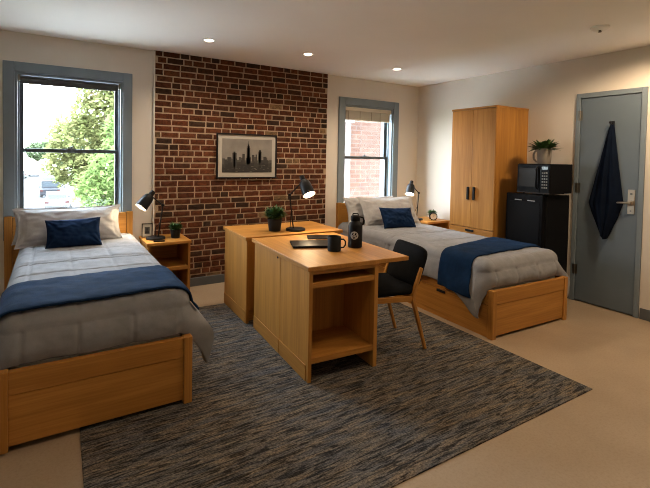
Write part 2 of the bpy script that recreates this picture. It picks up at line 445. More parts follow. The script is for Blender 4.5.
hk = obj('coat_hook', b, M_BLACK, dr, smooth=True); hk['label'] = 'black coat hook'

# ------------------------------------------------------------------ ceiling fixtures
def downlight(x, y, label, power, spread=172, blend=0.35, col=(1.0, 0.74, 0.48)):
    t = thing('ceiling_light', label, 'ceiling light', (x, y, H), 0, 'recessed ceiling downlights')
    b = BM(); lathe(b, [(0.041, -0.001), (0.041, -0.004), (0.058, -0.006), (0.060, -0.003), (0.060, 0.001)], 28, cap0=False, cap1=False); obj('trim_ring', b, M_WHITE, t, smooth=True)
    b = BM(); lathe(b, [(0.041, -0.0035), (0.041, -0.0005)], 28); obj('lens', b, M_LENS, t)
    l = bpy.data.lights.new('downlight', 'SPOT'); l.energy = power; l.color = col; l.spot_size = rad(spread); l.spot_blend = blend; l.shadow_soft_size = 0.09
    lo = bpy.data.objects.new('downlight', l); C.objects.link(lo); lo.parent = t; lo.location = (0, 0, -0.03)
PW = 66
downlight(1.246, 3.932, 'recessed downlight nearest the street window', PW * 0.46, 146, 0.9, (1.0, 0.80, 0.58))
downlight(2.276, 3.866, 'recessed downlight above the brick panel, middle of three', PW * 0.46, 146, 0.9, (1.0, 0.80, 0.58))
downlight(3.526, 3.891, 'recessed downlight in front of the brick-view window', PW * 0.46, 146, 0.9, (1.0, 0.80, 0.58))
for x, k in ((0.6, 0.12), (2.35, 0.2), (4.05, 0.78)): downlight(x, 1.40, 'added fill downlight, unseen, in the ceiling near the viewpoint', PW * k)  # extra row added out of view to brighten the front floor and door wall
t = thing('sprinkler_head', 'small white sprinkler fixture on the ceiling near the door', 'sprinkler', (3.72, 1.772, H))
b = BM(); lathe(b, [(0.066, 0.0), (0.066, -0.010), (0.050, -0.022), (0.020, -0.026)], 28, cap0=False); obj('escutcheon', b, M_WHITE, t, smooth=True)
b = BM(); lathe(b, [(0.009, -0.022), (0.009, -0.036), (0.014, -0.038), (0.014, -0.041)], 14); obj('deflector', b, M_BRASS, t, smooth=True)

# ------------------------------------------------------------------ rug
b = BM()
cs = [(0.105, 1.375), (2.925, 1.355), (2.975, 3.90), (0.135, 3.965)]
def quadpt(u, v):
    a = Vector(cs[0]).lerp(Vector(cs[1]), u); c = Vector(cs[3]).lerp(Vector(cs[2]), u); return a.lerp(c, v)
nu, nv = 120, 110; g = []
for j in range(nv + 1):
    g.append([])
    for i in range(nu + 1):
        p = quadpt(i / nu, j / nv); e = (i in (0, nu)) or (j in (0, nv))
        g[-1].append(b.verts.new((p.x, p.y, 0.0055 if e else 0.0085 + 0.0008 * nz((p.x * 9, p.y * 40, 0)))))
for j in range(nv):
    for i in range(nu): b.faces.new((g[j][i], g[j][i + 1], g[j + 1][i + 1], g[j + 1][i]))
rim = g[0] + [g[j][nu] for j in range(1, nv + 1)] + g[nv][-2::-1] + [g[j][0] for j in range(nv - 1, 0, -1)]
low = [b.verts.new((v.co.x, v.co.y, 0.0005)) for v in rim]
for i in range(len(rim)): b.faces.new((rim[i], low[i], low[(i + 1) % len(rim)], rim[(i + 1) % len(rim)]))
b.faces.new(low)
tag(obj('rug', b, M_RUG, smooth=True), 'large charcoal and tan striated area rug under the desks', 'rug')
RZ = 0.009

# ------------------------------------------------------------------ beds
class Bed:
    """local frame: x across from 0 to W, y from the foot (0) to the head (L), z up"""
    def __init__(s, loc, rotz, W, L, ztop, seed, flare=(1, 1), hang=0.34, tip=0.17):
        s.loc, s.rotz, s.W, s.L, s.zt, s.seed = loc, rotz, W, L, ztop, seed
        s.flare, s.hang, s.tip = flare, hang, tip
        s.ox = (0.022, 0.022)      # how far the side skirt hangs outside the frame
        s.yf = 0.062; s.rc = 0.10; s.re = 0.085; s.cone = (0.105, 0.125); s.cw = (0.26, 0.28)
    def topz(s, c, x, y):
        z = s.zt
        if c < s.re: z -= s.re * (1 - math.sqrt(max(0, 1 - (1 - c / s.re) ** 2)))
        z += 0.010 * math.sin(min(1, c / 0.3) * math.pi / 2) - 0.010
        return z
    def seams(s, x, y):
        d = 0.0
        for xs_ in s.sx: d = max(d, 0.45 * math.exp(-((x - xs_) / 0.007) ** 2))
        for ys_, k in s.sy: d = max(d, k * math.exp(-((y - ys_ - 0.012 * math.sin(x * 4 + s.seed)) / 0.0075) ** 2))
        return d
    def wr(s, x, y, z=0):
        q = s.seed * 7.3
        return 0.006 * nz((x * 5 + q, y * 5, z * 5)) + 0.004 * nz((x * 13, y * 11 + q, z * 12)) + 0.002 * nz((x * 30, y * 28, z * 30 + q))
    def side(s, sg, y, t):
        """point on the hanging side; sg -1 left, +1 right; t 0 at the top edge, 1 at the hem"""
        i = 0 if sg < 0 else 1
        e = y - (s.yf + s.rc); fl = s.flare[i]
        k = math.exp(-((e - 0.02) / 0.13) ** 2)
        hem = s.hang - (s.hang - s.tip) * k * (1 if fl > 0.3 else 0.0) + 0.012 * math.sin(y * 9 + s.seed) * (1 - k)
        z0 = s.zt - s.re - 0.01
        z = z0 + (hem - z0) * t
        k2 = math.exp(-(max(0, e) / s.cw[i]) ** 2)
        tt = 1.05 * math.sin(min(1, t / 0.62) * math.pi / 2) ** 1.5 - 0.45 * max(0, (t - 0.62) / 0.38) ** 1.3
        out = s.ox[i] + 0.012 * math.sin(t * math.pi) * (1 - k2) + fl * (0.016 * t + 0.012 * t * (1 - k2) * math.sin(y * 13 + s.seed * 2) + s.cone[i] * k2 * tt) + fl * 0.010 * t * (1 - k2) * math.sin(y * 31 + s.seed)
        yy = y - 0.085 * fl * k * t
        x = -out if sg < 0 else s.W + out
        d = 0.0
        for ys_, kk in s.sy: d = max(d, kk * math.exp(-((y - ys_) / 0.009) ** 2))
        x += (0.012 * d - s.wr(0.3 * sg, y, z) * min(1, fl + 0.2)) * (1 if sg < 0 else -1)
        return Vector((x, yy, z))
    def top(s, x, y, c):
        z = s.topz(c, x, y)
        f = min(1, c / 0.05)
        return Vector((x, y, z - 0.016 * s.seams(x, y) * f + s.wr(x, y) * (0.4 + 0.6 * f)))

def comforter(B, name, label, ylen):
    """one cloth: rounded top made of nested rings, then the hanging skirt"""
    bm = BM(); W = B.W; xl, xr = -B.ox[0], W + B.ox[1]; half = (xr - xl) / 2; xm = (xl + xr) / 2
    Ns, Nc, Nf = 150, 12, 80
    insets = [half * (1 - k / 44) for k in range(0, 38)]
    insets += [insets[-1] * (1 - q) for q in (0.12, 0.24, 0.36, 0.48, 0.6, 0.7, 0.79, 0.87, 0.93, 0.97, 1.0)]
    def ring_xy(c):
        rc = max(B.rc - c, 0.0); xa, xb = xl + c, xr - c; yf = B.yf + min(c, 0.9 * half); pts = []
        ys = yf + rc
        for k in range(Ns): pts.append((xa, ylen + (ys - ylen) * (k / Ns)))
        for k in range(Nc):
            a = math.pi / 2 * k / Nc; pts.append((xa + rc - rc * math.cos(a), yf + rc - rc * math.sin(a)))
        for k in range(Nf + 1): pts.append((xa + rc + (xb - xa - 2 * rc) * k / Nf, yf))
        for k in range(Nc - 1, -1, -1):
            a = math.pi / 2 * k / Nc; pts.append((xb - rc + rc * math.cos(a), yf + rc - rc * math.sin(a)))
        for k in range(Ns - 1, -1, -1): pts.append((xb, ylen + (ys - ylen) * (k / Ns)))
        return pts
    rows = []
    for c in insets:
        rows.append([bm.verts.new(B.top(x, y, c)) for x, y in ring_xy(c)])
    base = ring_xy(0.0); n = len(base); nt_ = 22
    for q in range(1, nt_ + 1):
        t = q / nt_; row_ = []
        for j, (x, y) in enumerate(base):
            if j < Ns: p = B.side(-1, y, t)
            elif j >= n - Ns: p = B.side(1, y, t)
            else:
                z0 = B.zt - B.re - 0.01; hem = B.footz + 0.004
                z = z0 + (hem - z0) * t
                bul = 0.030 * math.sin(t * math.pi * 0.9) + 0.006 * math.sin(x * 17 + B.seed) * t
                d = 0.0
                for xs_ in B.sx: d = max(d, math.exp(-((x - xs_) / 0.009) ** 2))
                a = 0.0; ax = 0.0
                if j < Ns + Nc: a = 1 - (j - Ns) / Nc; ax = -1
                elif j > n - Ns - Nc - 1: a = 1 - (n - Ns - 1 - j) / Nc; ax = 1
                fl = B.flare[0] if ax < 0 else B.flare[1]
                px = x + ax * a * bul
                py = y - bul * (1 - 0.5 * a) + 0.009 * d + B.wr(x, 0.1, z) * (1 - a)
                p = Vector((px, py, z))
                if a > 0:      # the corner folds out into the hanging cone beside the foot post
                    S = max(0.0, min(1.0, (a - 0.10) / 0.9)); S = S * S * (3 - 2 * S)
                    p = p.lerp(B.side(ax, B.yf + B.rc, t), S)
            row_.append(bm.verts.new(p))
        rows.append(row_)
    for a, c in zip(rows, rows[1:]):
        for j in range(n - 1):
            try: bm.faces.new((a[j], a[j + 1], c[j + 1], c[j]))
            except ValueError: pass
    bmesh.ops.remove_doubles(bm, verts=bm.verts, dist=0.0004)
    o = obj(name, bm, M_COMF, None, smooth=True, loc=B.loc, rotz=B.rotz, angle=75)
    sd = o.modifiers.new('thick', 'SOLIDIFY'); sd.thickness = 0.010; sd.offset = -1
    return tag(o, label, 'comforter', 'grey bed comforters')

def throw(B, name, label, y0, y1, dropl, dropr, hangz):
    bm = BM(); xl, xr = -B.ox[0], B.W + B.ox[1]; rows = []
    nv = 46; off = 0.013
    for v in range(nv + 1):
        fv = v / nv; row_ = []
        def yy(x): return y0[0] + (y0[1] - y0[0]) * x + ((y1[0] - y0[0]) + ((y1[1] - y1[0]) - (y0[1] - y0[0])) * x) * fv
        path = []
        ey = 0.006 * (math.exp(-(fv / 0.04) ** 2) + math.exp(-((1 - fv) / 0.04) ** 2))
        for k in range(26): path.append(('s', -1, dropl * (1 - k / 26)))
        for k in range(91): path.append(('t', k / 90))
        for k in range(1, 27): path.append(('s', 1, dropr * k / 26))
        for p in path:
            if p[0] == 's':
                fx = 0 if p[1] < 0 else 1; y = yy(fx)
                q = B.side(p[1], y, p[2]); zt_ = B.zt - B.re - 0.01; q.z = zt_ + (hangz[fx] - zt_) * p[2] / (dropl if fx == 0 else dropr); rip = 0.010 * p[2] * (1 + math.sin(y * 22 + 1.3))
                q.x += p[1] * (off - ey + rip + 0.004)
                if p[2] < 0.2: q.z += 0.004 * (1 - p[2] / 0.2)
            else:
                x = xl + (xr - xl) * p[1]; y = yy(p[1]); c = min(x - xl, xr - x)
                q = B.top(x, y, c); q.z += off - ey + 0.004 * nz((x * 6, y * 6, 4)) + 0.004 + 0.016 * B.seams(x, y) * min(1, c / 0.05)
                if c < 0.06:
                    q.x += (-1 if x < (xl + xr) / 2 else 1) * 0.012 * (1 - c / 0.06)
            row_.append(bm.verts.new(q))
        rows.append(row_)
    for a, c in zip(rows, rows[1:]):
        for j in range(len(a) - 1): bm.faces.new((a[j], a[j + 1], c[j + 1], c[j]))
    o = obj(name, bm, M_THROW, None, smooth=True, loc=B.loc, rotz=B.rotz, angle=80)
    sd = o.modifiers.new('thick', 'SOLIDIFY'); sd.thickness = 0.010; sd.offset = -1
    return tag(o, label, 'throw blanket', 'navy throws across the beds')

def pillow_mesh(w, h, th, seed, flange=0.0, sag=0.0):
    bm = BM(); n, m = 56, 44; sh = {}
    for s_ in (1, -1):
        g = []
        for j in range(m + 1):
            v = -1 + 2 * j / m; g.append([])
            for i in range(n + 1):
                u = -1 + 2 * i / n
                edge = i in (0, n) or j in (0, m)
                if edge and s_ == -1: g[-1].append(sh[(i, j)]); continue
                x = w / 2 * u * (1 - 0.075 * (1 - v * v)); y = h / 2 * v * (1 - 0.09 * (1 - u * u))
                uu, vv = min(1, abs(u) * (1 + flange)), min(1, abs(v) * (1 + flange * w / h))
                pz = max(0, (1 - uu ** 2.6)) ** 0.62 * max(0, (1 - vv ** 2.6)) ** 0.62
                z = s_ * (th / 2 * pz + 0.002)
                if not edge:
                    q = seed * 3.1
                    z += s_ * (0.014 * nz((u * 2.2 + q, v * 2.2, s_)) + 0.007 * nz((u * 6, v * 5 + q, s_ * 2))) * min(1, pz * 2)
                    if flange > 0:
                        ee = min((1 - abs(u)) * w / 2, (1 - abs(v)) * h / 2)
                        z -= s_ * 0.006 * math.exp(-((ee - 0.045) / 0.006) ** 2)
                    # creases running from the corners
                    for cx, cy in ((1, 1), (-1, 1), (1, -1), (-1, -1)):
                        du, dv = (u - cx) * w / 2, (v - cy) * h / 2; rr = math.hypot(du, dv)
                        if rr < 0.22: z += s_ * 0.006 * math.sin(math.atan2(dv, du) * 11 + seed) * (1 - rr / 0.22) * min(1, rr / 0.05)
                y -= sag * (1 - u * u) * max(0, v) * h
                vert = bm.verts.new((x, y, z)); g[-1].append(vert)
                if edge: sh[(i, j)] = vert
        for j in range(m):
            for i in range(n):
                try: bm.faces.new((g[j][i], g[j][i + 1], g[j + 1][i + 1], g[j + 1][i]))
                except ValueError: pass
    return bm

def pillow(name, label, cat, B, mat, c, w, h, th, tilt, seed, group=None, rz=0.0, flange=0.0, sag=0.0, roll=0.0):
    """c: middle of the lower edge in the bed frame; tilt 90 deg stands upright, leaning toward the head"""
    o = obj(name, pillow_mesh(w, h, th, seed, flange, sag), mat, smooth=True, angle=85)
    M = Matrix.Translation(Vector(B.loc)) @ Matrix.Rotation(B.rotz, 4, 'Z') @ Matrix.Translation(Vector(c)) @ Matrix.Rotation(rz, 4, 'Z') @ Matrix.Rotation(rad(tilt), 4, 'X') @ Matrix.Rotation(roll, 4, 'Z') @ Matrix.Translation((0, h / 2, 0))
    o.matrix_world = M
    return tag(o, label, cat, group)

def bedframe(B, label, hx0, hx1, hy, hz, drawers):
    t = thing('bed', label, 'bed', B.loc, B.rotz, 'oak single beds'); W, L, fz = B.W, B.L, B.footz
    for x in (0.0, W - 0.048):
        b = BM(); box(b, x, x + 0.048, 0, 0.052, 0, fz); obj('foot_post', b, WZ, t, bevel=0.004)
    b = BM(); box(b, 0.048, W - 0.048, 0.008, 0.044, fz - 0.115, fz - 0.004); obj('foot_rail', b, WX, t, bevel=0.003)
    b = BM(); box(b, 0.048, W - 0.048, 0.012, 0.040, 0.022, fz - 0.117); obj('foot_panel', b, WX, t, bevel=0.002)
    for sg, x in ((-1, 0.006), (1, W - 0.034)):
        b = BM(); box(b, x, x + 0.028, 0.052, hy, fz - 0.125, fz - 0.01); obj('side_rail', b, WY, t, bevel=0.003)
        b = BM(); box(b, x + (0.006 if sg < 0 else 0), x + (0.028 if sg < 0 else 0.022), 0.052, hy, 0.0, 0.05); obj('plinth', b, WY, t, bevel=0.002)
        n = 2; l = (hy - 0.06) / n
        for k in range(n):
            b = BM(); ya, yb = 0.056 + k * l, 0.056 + (k + 1) * l - 0.006
            xo = x - 0.001 if sg < 0 else x + 0.007
            box(b, xo, xo + 0.022, ya, yb, 0.045, fz - 0.128); d = obj('drawer', b, WY, t, bevel=0.003)
            if (sg < 0) == (drawers < 0) or True:
                b = BM(); ym = (ya + yb) / 2 - 0.06 if k == 0 else (ya + yb) / 2
                xh = xo - 0.008 if sg < 0 else xo + 0.022
                box(b, xh, xh + 0.008, ym - 0.05, ym + 0.05, fz - 0.160, fz - 0.138); obj('handle', b, M_BLACK, d, bevel=0.002)
    b = BM(); box(b, 0.034, W - 0.034, 0.045, hy, fz - 0.10, fz - 0.08); obj('slat_deck', b, WX, t)
    b = BM(); box(b, hx0 + 0.06, hx1 - 0.06, hy, hy + 0.032, 0.12, hz - 0.006); obj('headboard', b, WX, t, bevel=0.004)
    for x in (hx0, hx1 - 0.058):
        b = BM(); box(b, x, x + 0.058, hy - 0.006, hy + 0.040, 0, hz); obj('head_post', b, WZ, t, bevel=0.004)
    b = BM(); box(b, 0.036, W - 0.036, 0.075, hy - 0.006, fz - 0.078, B.zt - 0.075); obj('mattress', b, M_MATT, t, bevel=0.05, seg=4)
    return t

A = Bed((-0.232, 2.417, RZ), 0.0, 0.921, 2.24, 0.645, 1.0, flare=(0.35, 1.0), hang=0.33, tip=0.165)
A.footz = 0.385; A.sx = [0.10, 0.345, 0.61, 0.86]; A.sy = [(0.34, 0.25), (0.80, 0.9), (1.10, 2.0), (1.165, 0.9), (1.5, 0.7)]
Bb = Bed((3.003, 2.132, 0.0), rad(-2.0), 1.012, 2.30, 0.628, 2.0, flare=(1.0, 0.25), hang=0.335, tip=0.16)
Bb.ox = (0.022, 0.010); Bb.flare = (1.0, 1.0); Bb.cone = (0.062, 0.20); Bb.cw = (0.14, 0.15); Bb.footz = 0.392
Bb.sx = [0.10, 0.36, 0.64, 0.90]; Bb.sy = [(0.34, 0.2), (0.86, 0.8), (1.26, 2.0), (1.325, 0.9), (1.7, 0.7)]
_side = Bb.side
def far_side(sg, y, t):
    # against the wardrobe the far edge is tucked flat; it only fans out at the open foot corner
    if sg > 0 and y > 0.55:
        fl = Bb.flare; Bb.flare = (fl[0], 0.0); p = _side(sg, y, t); Bb.flare = fl; p.x = Bb.W + 0.006 + 0.004 * math.sin(t * 3); return p
    p = _side(sg, y, t)
    if sg > 0:
        k = max(0.0, min(1.0, (0.55 - y) / 0.2)); p.x = (Bb.W + 0.008) * (1 - k) + p.x * k
    return p
Bb.side = far_side
bedframe(A, 'oak bed with drawers under the street window', -0.14, 0.925, 2.195, 0.848, 1)
bedframe(Bb, 'oak bed with drawers in front of the wardrobe and brick-view window', 0.00, 1.13, 2.30, 0.865, -1)
comforter(A, 'comforter', 'grey quilted comforter on the bed under the street window', 2.15)
comforter(Bb, 'comforter', 'grey quilted comforter on the bed beside the wardrobe', 2.26)
throw(A, 'throw_blanket', 'navy throw across the bed under the street window', (0.085, 0.12), (0.60, 0.68), 0.5, 0.16, (0.42, 0.50))
throw(Bb, 'throw_blanket', 'navy throw hanging over the bed beside the wardrobe', (0.20, 0.26), (0.54, 0.76), 0.75, 0.45, (0.315, 0.44))
G = 'grey sleeping pillows'
pillow('pillow', 'front grey pillow behind the navy cushion, street-window bed', 'pillow', A, M_PILL, (0.375, 1.83, 0.622), 0.84, 0.365, 0.17, 62, 1.0, G, rz=rad(2), flange=0.04)
pillow('pillow', 'back grey pillow against the headboard, street-window bed', 'pillow', A, M_PILL, (0.335, 1.98, 0.628), 0.82, 0.32, 0.13, 68, 2.0, G)
pillow('navy_cushion', 'small navy cushion on the bed under the street window', 'cushion', A, M_NAVY, (0.385, 1.61, 0.640), 0.42, 0.26, 0.13, 60, 3.0, 'navy cushions', rz=rad(-2), roll=rad(1.5))
pillow('pillow', 'front grey pillow behind the navy cushion, bed beside the wardrobe', 'pillow', Bb, M_PILL, (0.565, 1.88, 0.608), 0.86, 0.40, 0.17, 60, 4.0, G, rz=rad(-2), flange=0.04)
pillow('pillow', 'back grey pillow mostly hidden at the headboard, bed beside the wardrobe', 'pillow', Bb, M_PILL, (0.40, 2.06, 0.612), 0.80, 0.36, 0.14, 68, 5.0, G)
pillow('navy_cushion', 'small navy cushion on the bed beside the wardrobe', 'cushion', Bb, M_NAVY, (0.435, 1.61, 0.622), 0.45, 0.27, 0.13, 58, 6.0, 'navy cushions', rz=rad(-6), roll=rad(-2))

# ------------------------------------------------------------------ desks
D1 = thing('desk', 'oak desk in front with the open bookcase end and laptop', 'desk', (1.372, 2.268, RZ), rad(-3.5), 'oak desks')
Z = 0.741
b = BM(); box(b, -0.012, 0.785, -0.012, 1.02, Z - 0.030, Z); obj('desk_top', b, WY, D1, bevel=0.004)
b = BM(); box(b, 0.004, 0.030, 0.002, 0.452, 0, Z - 0.030); obj('side_panel', b, WZ, D1, bevel=0.0025)
b = BM(); box(b, 0.004, 0.030, 0.455, 0.985, 0, Z - 0.030); obj('side_panel', b, WZ, D1, bevel=0.0025)
b = BM(); box(b, -0.001, 0.005, 0.030, 0.450, 0.002, 0.105); box(b, -0.001, 0.005, 0.458, 0.983, 0.002, 0.105); obj('skirting', b, WY, D1, bevel=0.002)
b = BM(); lathe(b, [(0.007, 0), (0.007, 0.006)], 12, (0.004, 0.50, 0.692), (-1, 0, 0)); k = obj('cable_grommet', b, M_BLACK, D1)
b = BM(); box(b, 0.505, 0.535, 0.002, 0.985, 0, Z - 0.030); obj('side_panel', b, WZ, D1, bevel=0.0025)
b = BM(); box(b, 0.030, 0.505, 0.004, 0.030, Z - 0.056, Z - 0.030); obj('top_rail', b, WX, D1, bevel=0.002)
b = BM(); box(b, 0.030, 0.505, 0.006, 0.385, 0.598, 0.632); obj('shelf', b, WX, D1, bevel=0.002)
b = BM(); box(b, 0.030, 0.505, 0.006, 0.385, 0.115, 0.152); obj('shelf', b, WX, D1, bevel=0.002)
b = BM(); box(b, 0.030, 0.505, 0.385, 0.400, 0.0, Z - 0.030); obj('back_panel', b, WZ, D1)
b = BM(); box(b, 0.030, 0.505, 0.960, 0.985, 0.0, Z - 0.030); obj('end_panel', b, WZ, D1)
b = BM(); box(b, 0.535, 0.77, 0.955, 0.98, 0.0, Z - 0.030); obj('support_panel', b, WZ, D1, bevel=0.002)

D2 = thing('desk', 'oak desk nearest the brick wall, holding the lamp and plant', 'desk', (1.405, 3.345, RZ), rad(-2.0), 'oak desks')
b = BM(); box(b, -0.014, 0.965, -0.004, 0.62, Z - 0.030, Z); obj('desk_top', b, WX, D2, bevel=0.004)
b = BM(); box(b, 0.002, 0.028, 0.006, 0.60, 0, Z - 0.030); obj('side_panel', b, WZ, D2, bevel=0.0025)
b = BM(); box(b, 0.92, 0.946, 0.006, 0.60, 0, Z - 0.030); obj('side_panel', b, WZ, D2, bevel=0.0025)
b = BM(); box(b, 0.028, 0.92, 0.030, 0.050, 0.10, Z - 0.030); obj('front_panel', b, WZ, D2, bevel=0.002)
b = BM(); box(b, 0.028, 0.92, 0.06, 0.075, 0.0, 0.10); obj('toe_kick', b, WX, D2)
b = BM(); box(b, -0.003, 0.003, 0.020, 0.595, 0.002, 0.105); obj('skirting', b, WY, D2, bevel=0.002)
b = BM(); box(b, 0.028, 0.92, 0.575, 0.595, 0.0, Z - 0.03); obj('back_panel', b, WX, D2)
ZD = Z + RZ

def at(D, x, y, z=ZD):
    c, s_ = math.cos(D.rotation_euler.z), math.sin(D.rotation_euler.z)
    return (D.location.x + c * x - s_ * y, D.location.y + s_ * x + c * y, z)

# ------------------------------------------------------------------ nightstands
def nightstand(label, x0, x1, y0, y1, zt, shelf):
    t = thing('nightstand', label, 'nightstand', (x0, y0, 0), 0, 'oak nightstands'); w, d = x1 - x0, y1 - y0
    b = BM(); box(b, 0, w, 0, d, zt - 0.028, zt); obj('top', b, WX, t, bevel=0.004)
    for x in (0.008, w - 0.032):
        b = BM(); box(b, x, x + 0.024, 0.008, d - 0.004, 0, zt - 0.028); obj('side_panel', b, WZ, t, bevel=0.002)
    b = BM(); box(b, 0.032, w - 0.032, 0.012, d - 0.02, shelf - 0.034, shelf); obj('shelf', b, WX, t, bevel=0.002)
    b = BM(); box(b, 0.032, w - 0.032, 0.02, d - 0.02, 0.05, 0.075); obj('bottom_board', b, WX, t)
    b = BM(); box(b, 0.032, w - 0.032, d - 0.02, d - 0.006, 0.02, zt - 0.028); obj('back_panel', b, WX, t)
    return t
nightstand('open oak nightstand between the street-window bed and the brick', 0.752, 1.168, 4.170, 4.612, 0.600, 0.352)
nightstand('oak nightstand in the corner between headboard and wardrobe', 4.225, 4.636, 3.99, 4.42, 0.612, 0.35)

# ------------------------------------------------------------------ task lamps
YAW = 0.5373861399
def lamp(label, base, joint, head, mouth, sw=0.060, e=5.5):
    """local x runs across the view, z up; joint, head and mouth centre given there"""
    t = thing('desk_lamp', label, 'desk lamp', base, -YAW, 'black task lamps')
    b = BM(); lathe(b, [(0.090, 0), (0.092, 0.006), (0.090, 0.016), (0.084, 0.022), (0.020, 0.024)], 36); obj('base', b, M_BLACK, t, smooth=True)
    j, h, m = Vector(joint), Vector(head), Vector(mouth)
    foot = Vector((j.x * 0.35, 0.0, 0.022))
    b = BM(); tube(b, [foot, j], 0.0065, 10); tube(b, [foot + Vector((-0.030, 0, 0)), foot + Vector((-0.026, 0, 0.09)), foot.lerp(j, 0.45) + Vector((-0.006, 0, 0))], 0.0035, 8); obj('lower_arm', b, M_BLACK, t, smooth=True)
    b = BM(); tube(b, [j, h], 0.0062, 10); obj('upper_arm', b, M_BLACK, t, smooth=True)
    b = BM(); lathe(b, [(0.012, -0.014), (0.015, -0.010), (0.015, 0.010), (0.012, 0.014)], 16, j, (0, 1, 0)); obj('joint', b, M_BLACK, t, smooth=True)
    ax = (m - h).normalized(); L = (m - h).length
    b = BM()
    out = [(0.018, -0.052), (0.024, -0.048), (0.025, -0.004), (0.034, 0.004), (0.045, L * 0.10), (0.052, L * 0.27), (0.056, L * 0.55), (sw * 0.97, L * 0.8), (sw, L)]
    inn = [(sw - 0.003, L), (sw * 0.97 - 0.003, L * 0.8), (0.053, L * 0.55), (0.049, L * 0.27), (0.012, L * 0.14)]
    lathe(b, out, 32, h, ax, 0, True, False); lathe(b, [out[-1], inn[0]], 32, h, ax, 0, False, False); lathe(b, inn, 32, h, ax, 1, False, True)
    bmesh.ops.remove_doubles(b, verts=b.verts, dist=1e-5)
    sh = obj('lamp_shade', b, [M_BLACK, M_SHIN], t, smooth=True)
    b = BM(); lathe(b, [(0.012, L * 0.14), (0.014, L * 0.34), (0.026, L * 0.5), (0.031, L * 0.68), (0.028, L * 0.82), (0.015, L * 0.9)], 24, h, ax); obj('bulb', b, M_BULB, sh, smooth=True)
    l = bpy.data.lights.new('lamp_glow', 'SPOT'); l.energy = e; l.color = (1.0, 0.74, 0.44); l.spot_size = rad(135); l.spot_blend = 0.6; l.shadow_soft_size = 0.03
    lo = bpy.data.objects.new('lamp_glow', l); C.objects.link(lo); lo.parent = t; lo.location = h + ax * L * 0.97
    lo.rotation_mode = 'QUATERNION'; lo.rotation_quaternion = (-ax).to_track_quat('Z', 'Y')
    return t
lamp('black task lamp on the nightstand beside the brick wall', (0.872, 4.385, 0.600), (0.070, 0, 0.335), (-0.055, 0, 0.430), (-0.120, -0.075, 0.318))
lamp('black task lamp standing on the back desk', (1.945, 3.475, ZD), (-0.060, 0, 0.330), (0.066, 0, 0.465), (0.122, -0.075, 0.340))
lamp('black task lamp on the corner nightstand by the wardrobe', (4.243, 4.235, 0.612), (0.030, 0, 0.365), (-0.075, 0, 0.480), (-0.110, -0.075, 0.350))

# ------------------------------------------------------------------ plants
def leaf(bm, base, d, L, w, bend=0.3, mi=0):
    d = Vector(d).normalized(); s_ = d.cross(Vector((0, 0, 1)))
    if s_.length < 0.05: s_ = Vector((1, 0, 0))
    s_.normalize(); up = s_.cross(d); prev = None
    for k, (f, wf) in enumerate(((0, 0.35), (0.3, 0.9), (0.6, 1.0), (0.85, 0.6), (1.0, 0.06))):
        p = Vector(base) + d * L * f + Vector((0, 0, -bend * L * f * f)); hw = w * wf / 2
        a, c, e = bm.verts.new(p - s_ * hw + up * hw * 0.35), bm.verts.new(p), bm.verts.new(p + s_ * hw + up * hw * 0.35)
        if prev:
            bm.faces.new((prev[0], prev[1], c, a)).material_index = mi; bm.faces.new((prev[1], prev[2], e, c)).material_index = mi
        prev = (a, c, e)

def bushy_plant(name, label, loc, r, h, fol_r, fol_h, seed, nleaf=260):
    rr = random.Random(seed); t = thing(name, label, 'potted plant', loc)
    b = BM(); lathe(b, [(r * 0.74, 0), (r * 0.80, 0.004), (r * 0.98, h * 0.92), (r, h), (r * 0.9, h), (r * 0.86, h * 0.85)], 32, cap1=False); obj('pot', b, M_POTB, t, smooth=True)
    b = BM(); lathe(b, [(r * 0.875, h * 0.84), (r * 0.875, h * 0.87), (0.001, h * 0.89)], 24); obj('soil', b, M_SOIL, t)
    b = BM()
    for k in range(nleaf):
        a = rr.uniform(0, 2 * math.pi); q = math.sqrt(rr.random()); el = rr.uniform(0.15, 1.0)
        base = (math.cos(a) * q * r * 0.6, math.sin(a) * q * r * 0.6, h * 0.88 + rr.uniform(0, fol_h * 0.35))
        d = (math.cos(a) * (1.1 - el * 0.6) + rr.uniform(-.3, .3), math.sin(a) * (1.1 - el * 0.6) + rr.uniform(-.3, .3), 0.2 + el)
        leaf(b, base, d, rr.uniform(0.5, 0.8) * fol_r * 1.05, fol_r * 0.17, rr.uniform(0.0, 0.35))
    obj('foliage', b, M_LEAF, t, smooth=True); return t
bushy_plant('potted_plant', 'small bushy plant in a dark pot on the brick-side nightstand', (1.06, 4.365, 0.600), 0.052, 0.085, 0.085, 0.10, 3)
bushy_plant('potted_plant', 'bushy green plant in a charcoal pot on the back desk', at(D2, 0.345, 0.20), 0.068, 0.115, 0.128, 0.155, 5, 380)
bushy_plant('potted_plant', 'tiny green plant behind the round clock on the corner nightstand', (4.505, 4.19, 0.612), 0.045, 0.06, 0.085, 0.09, 9, 180)

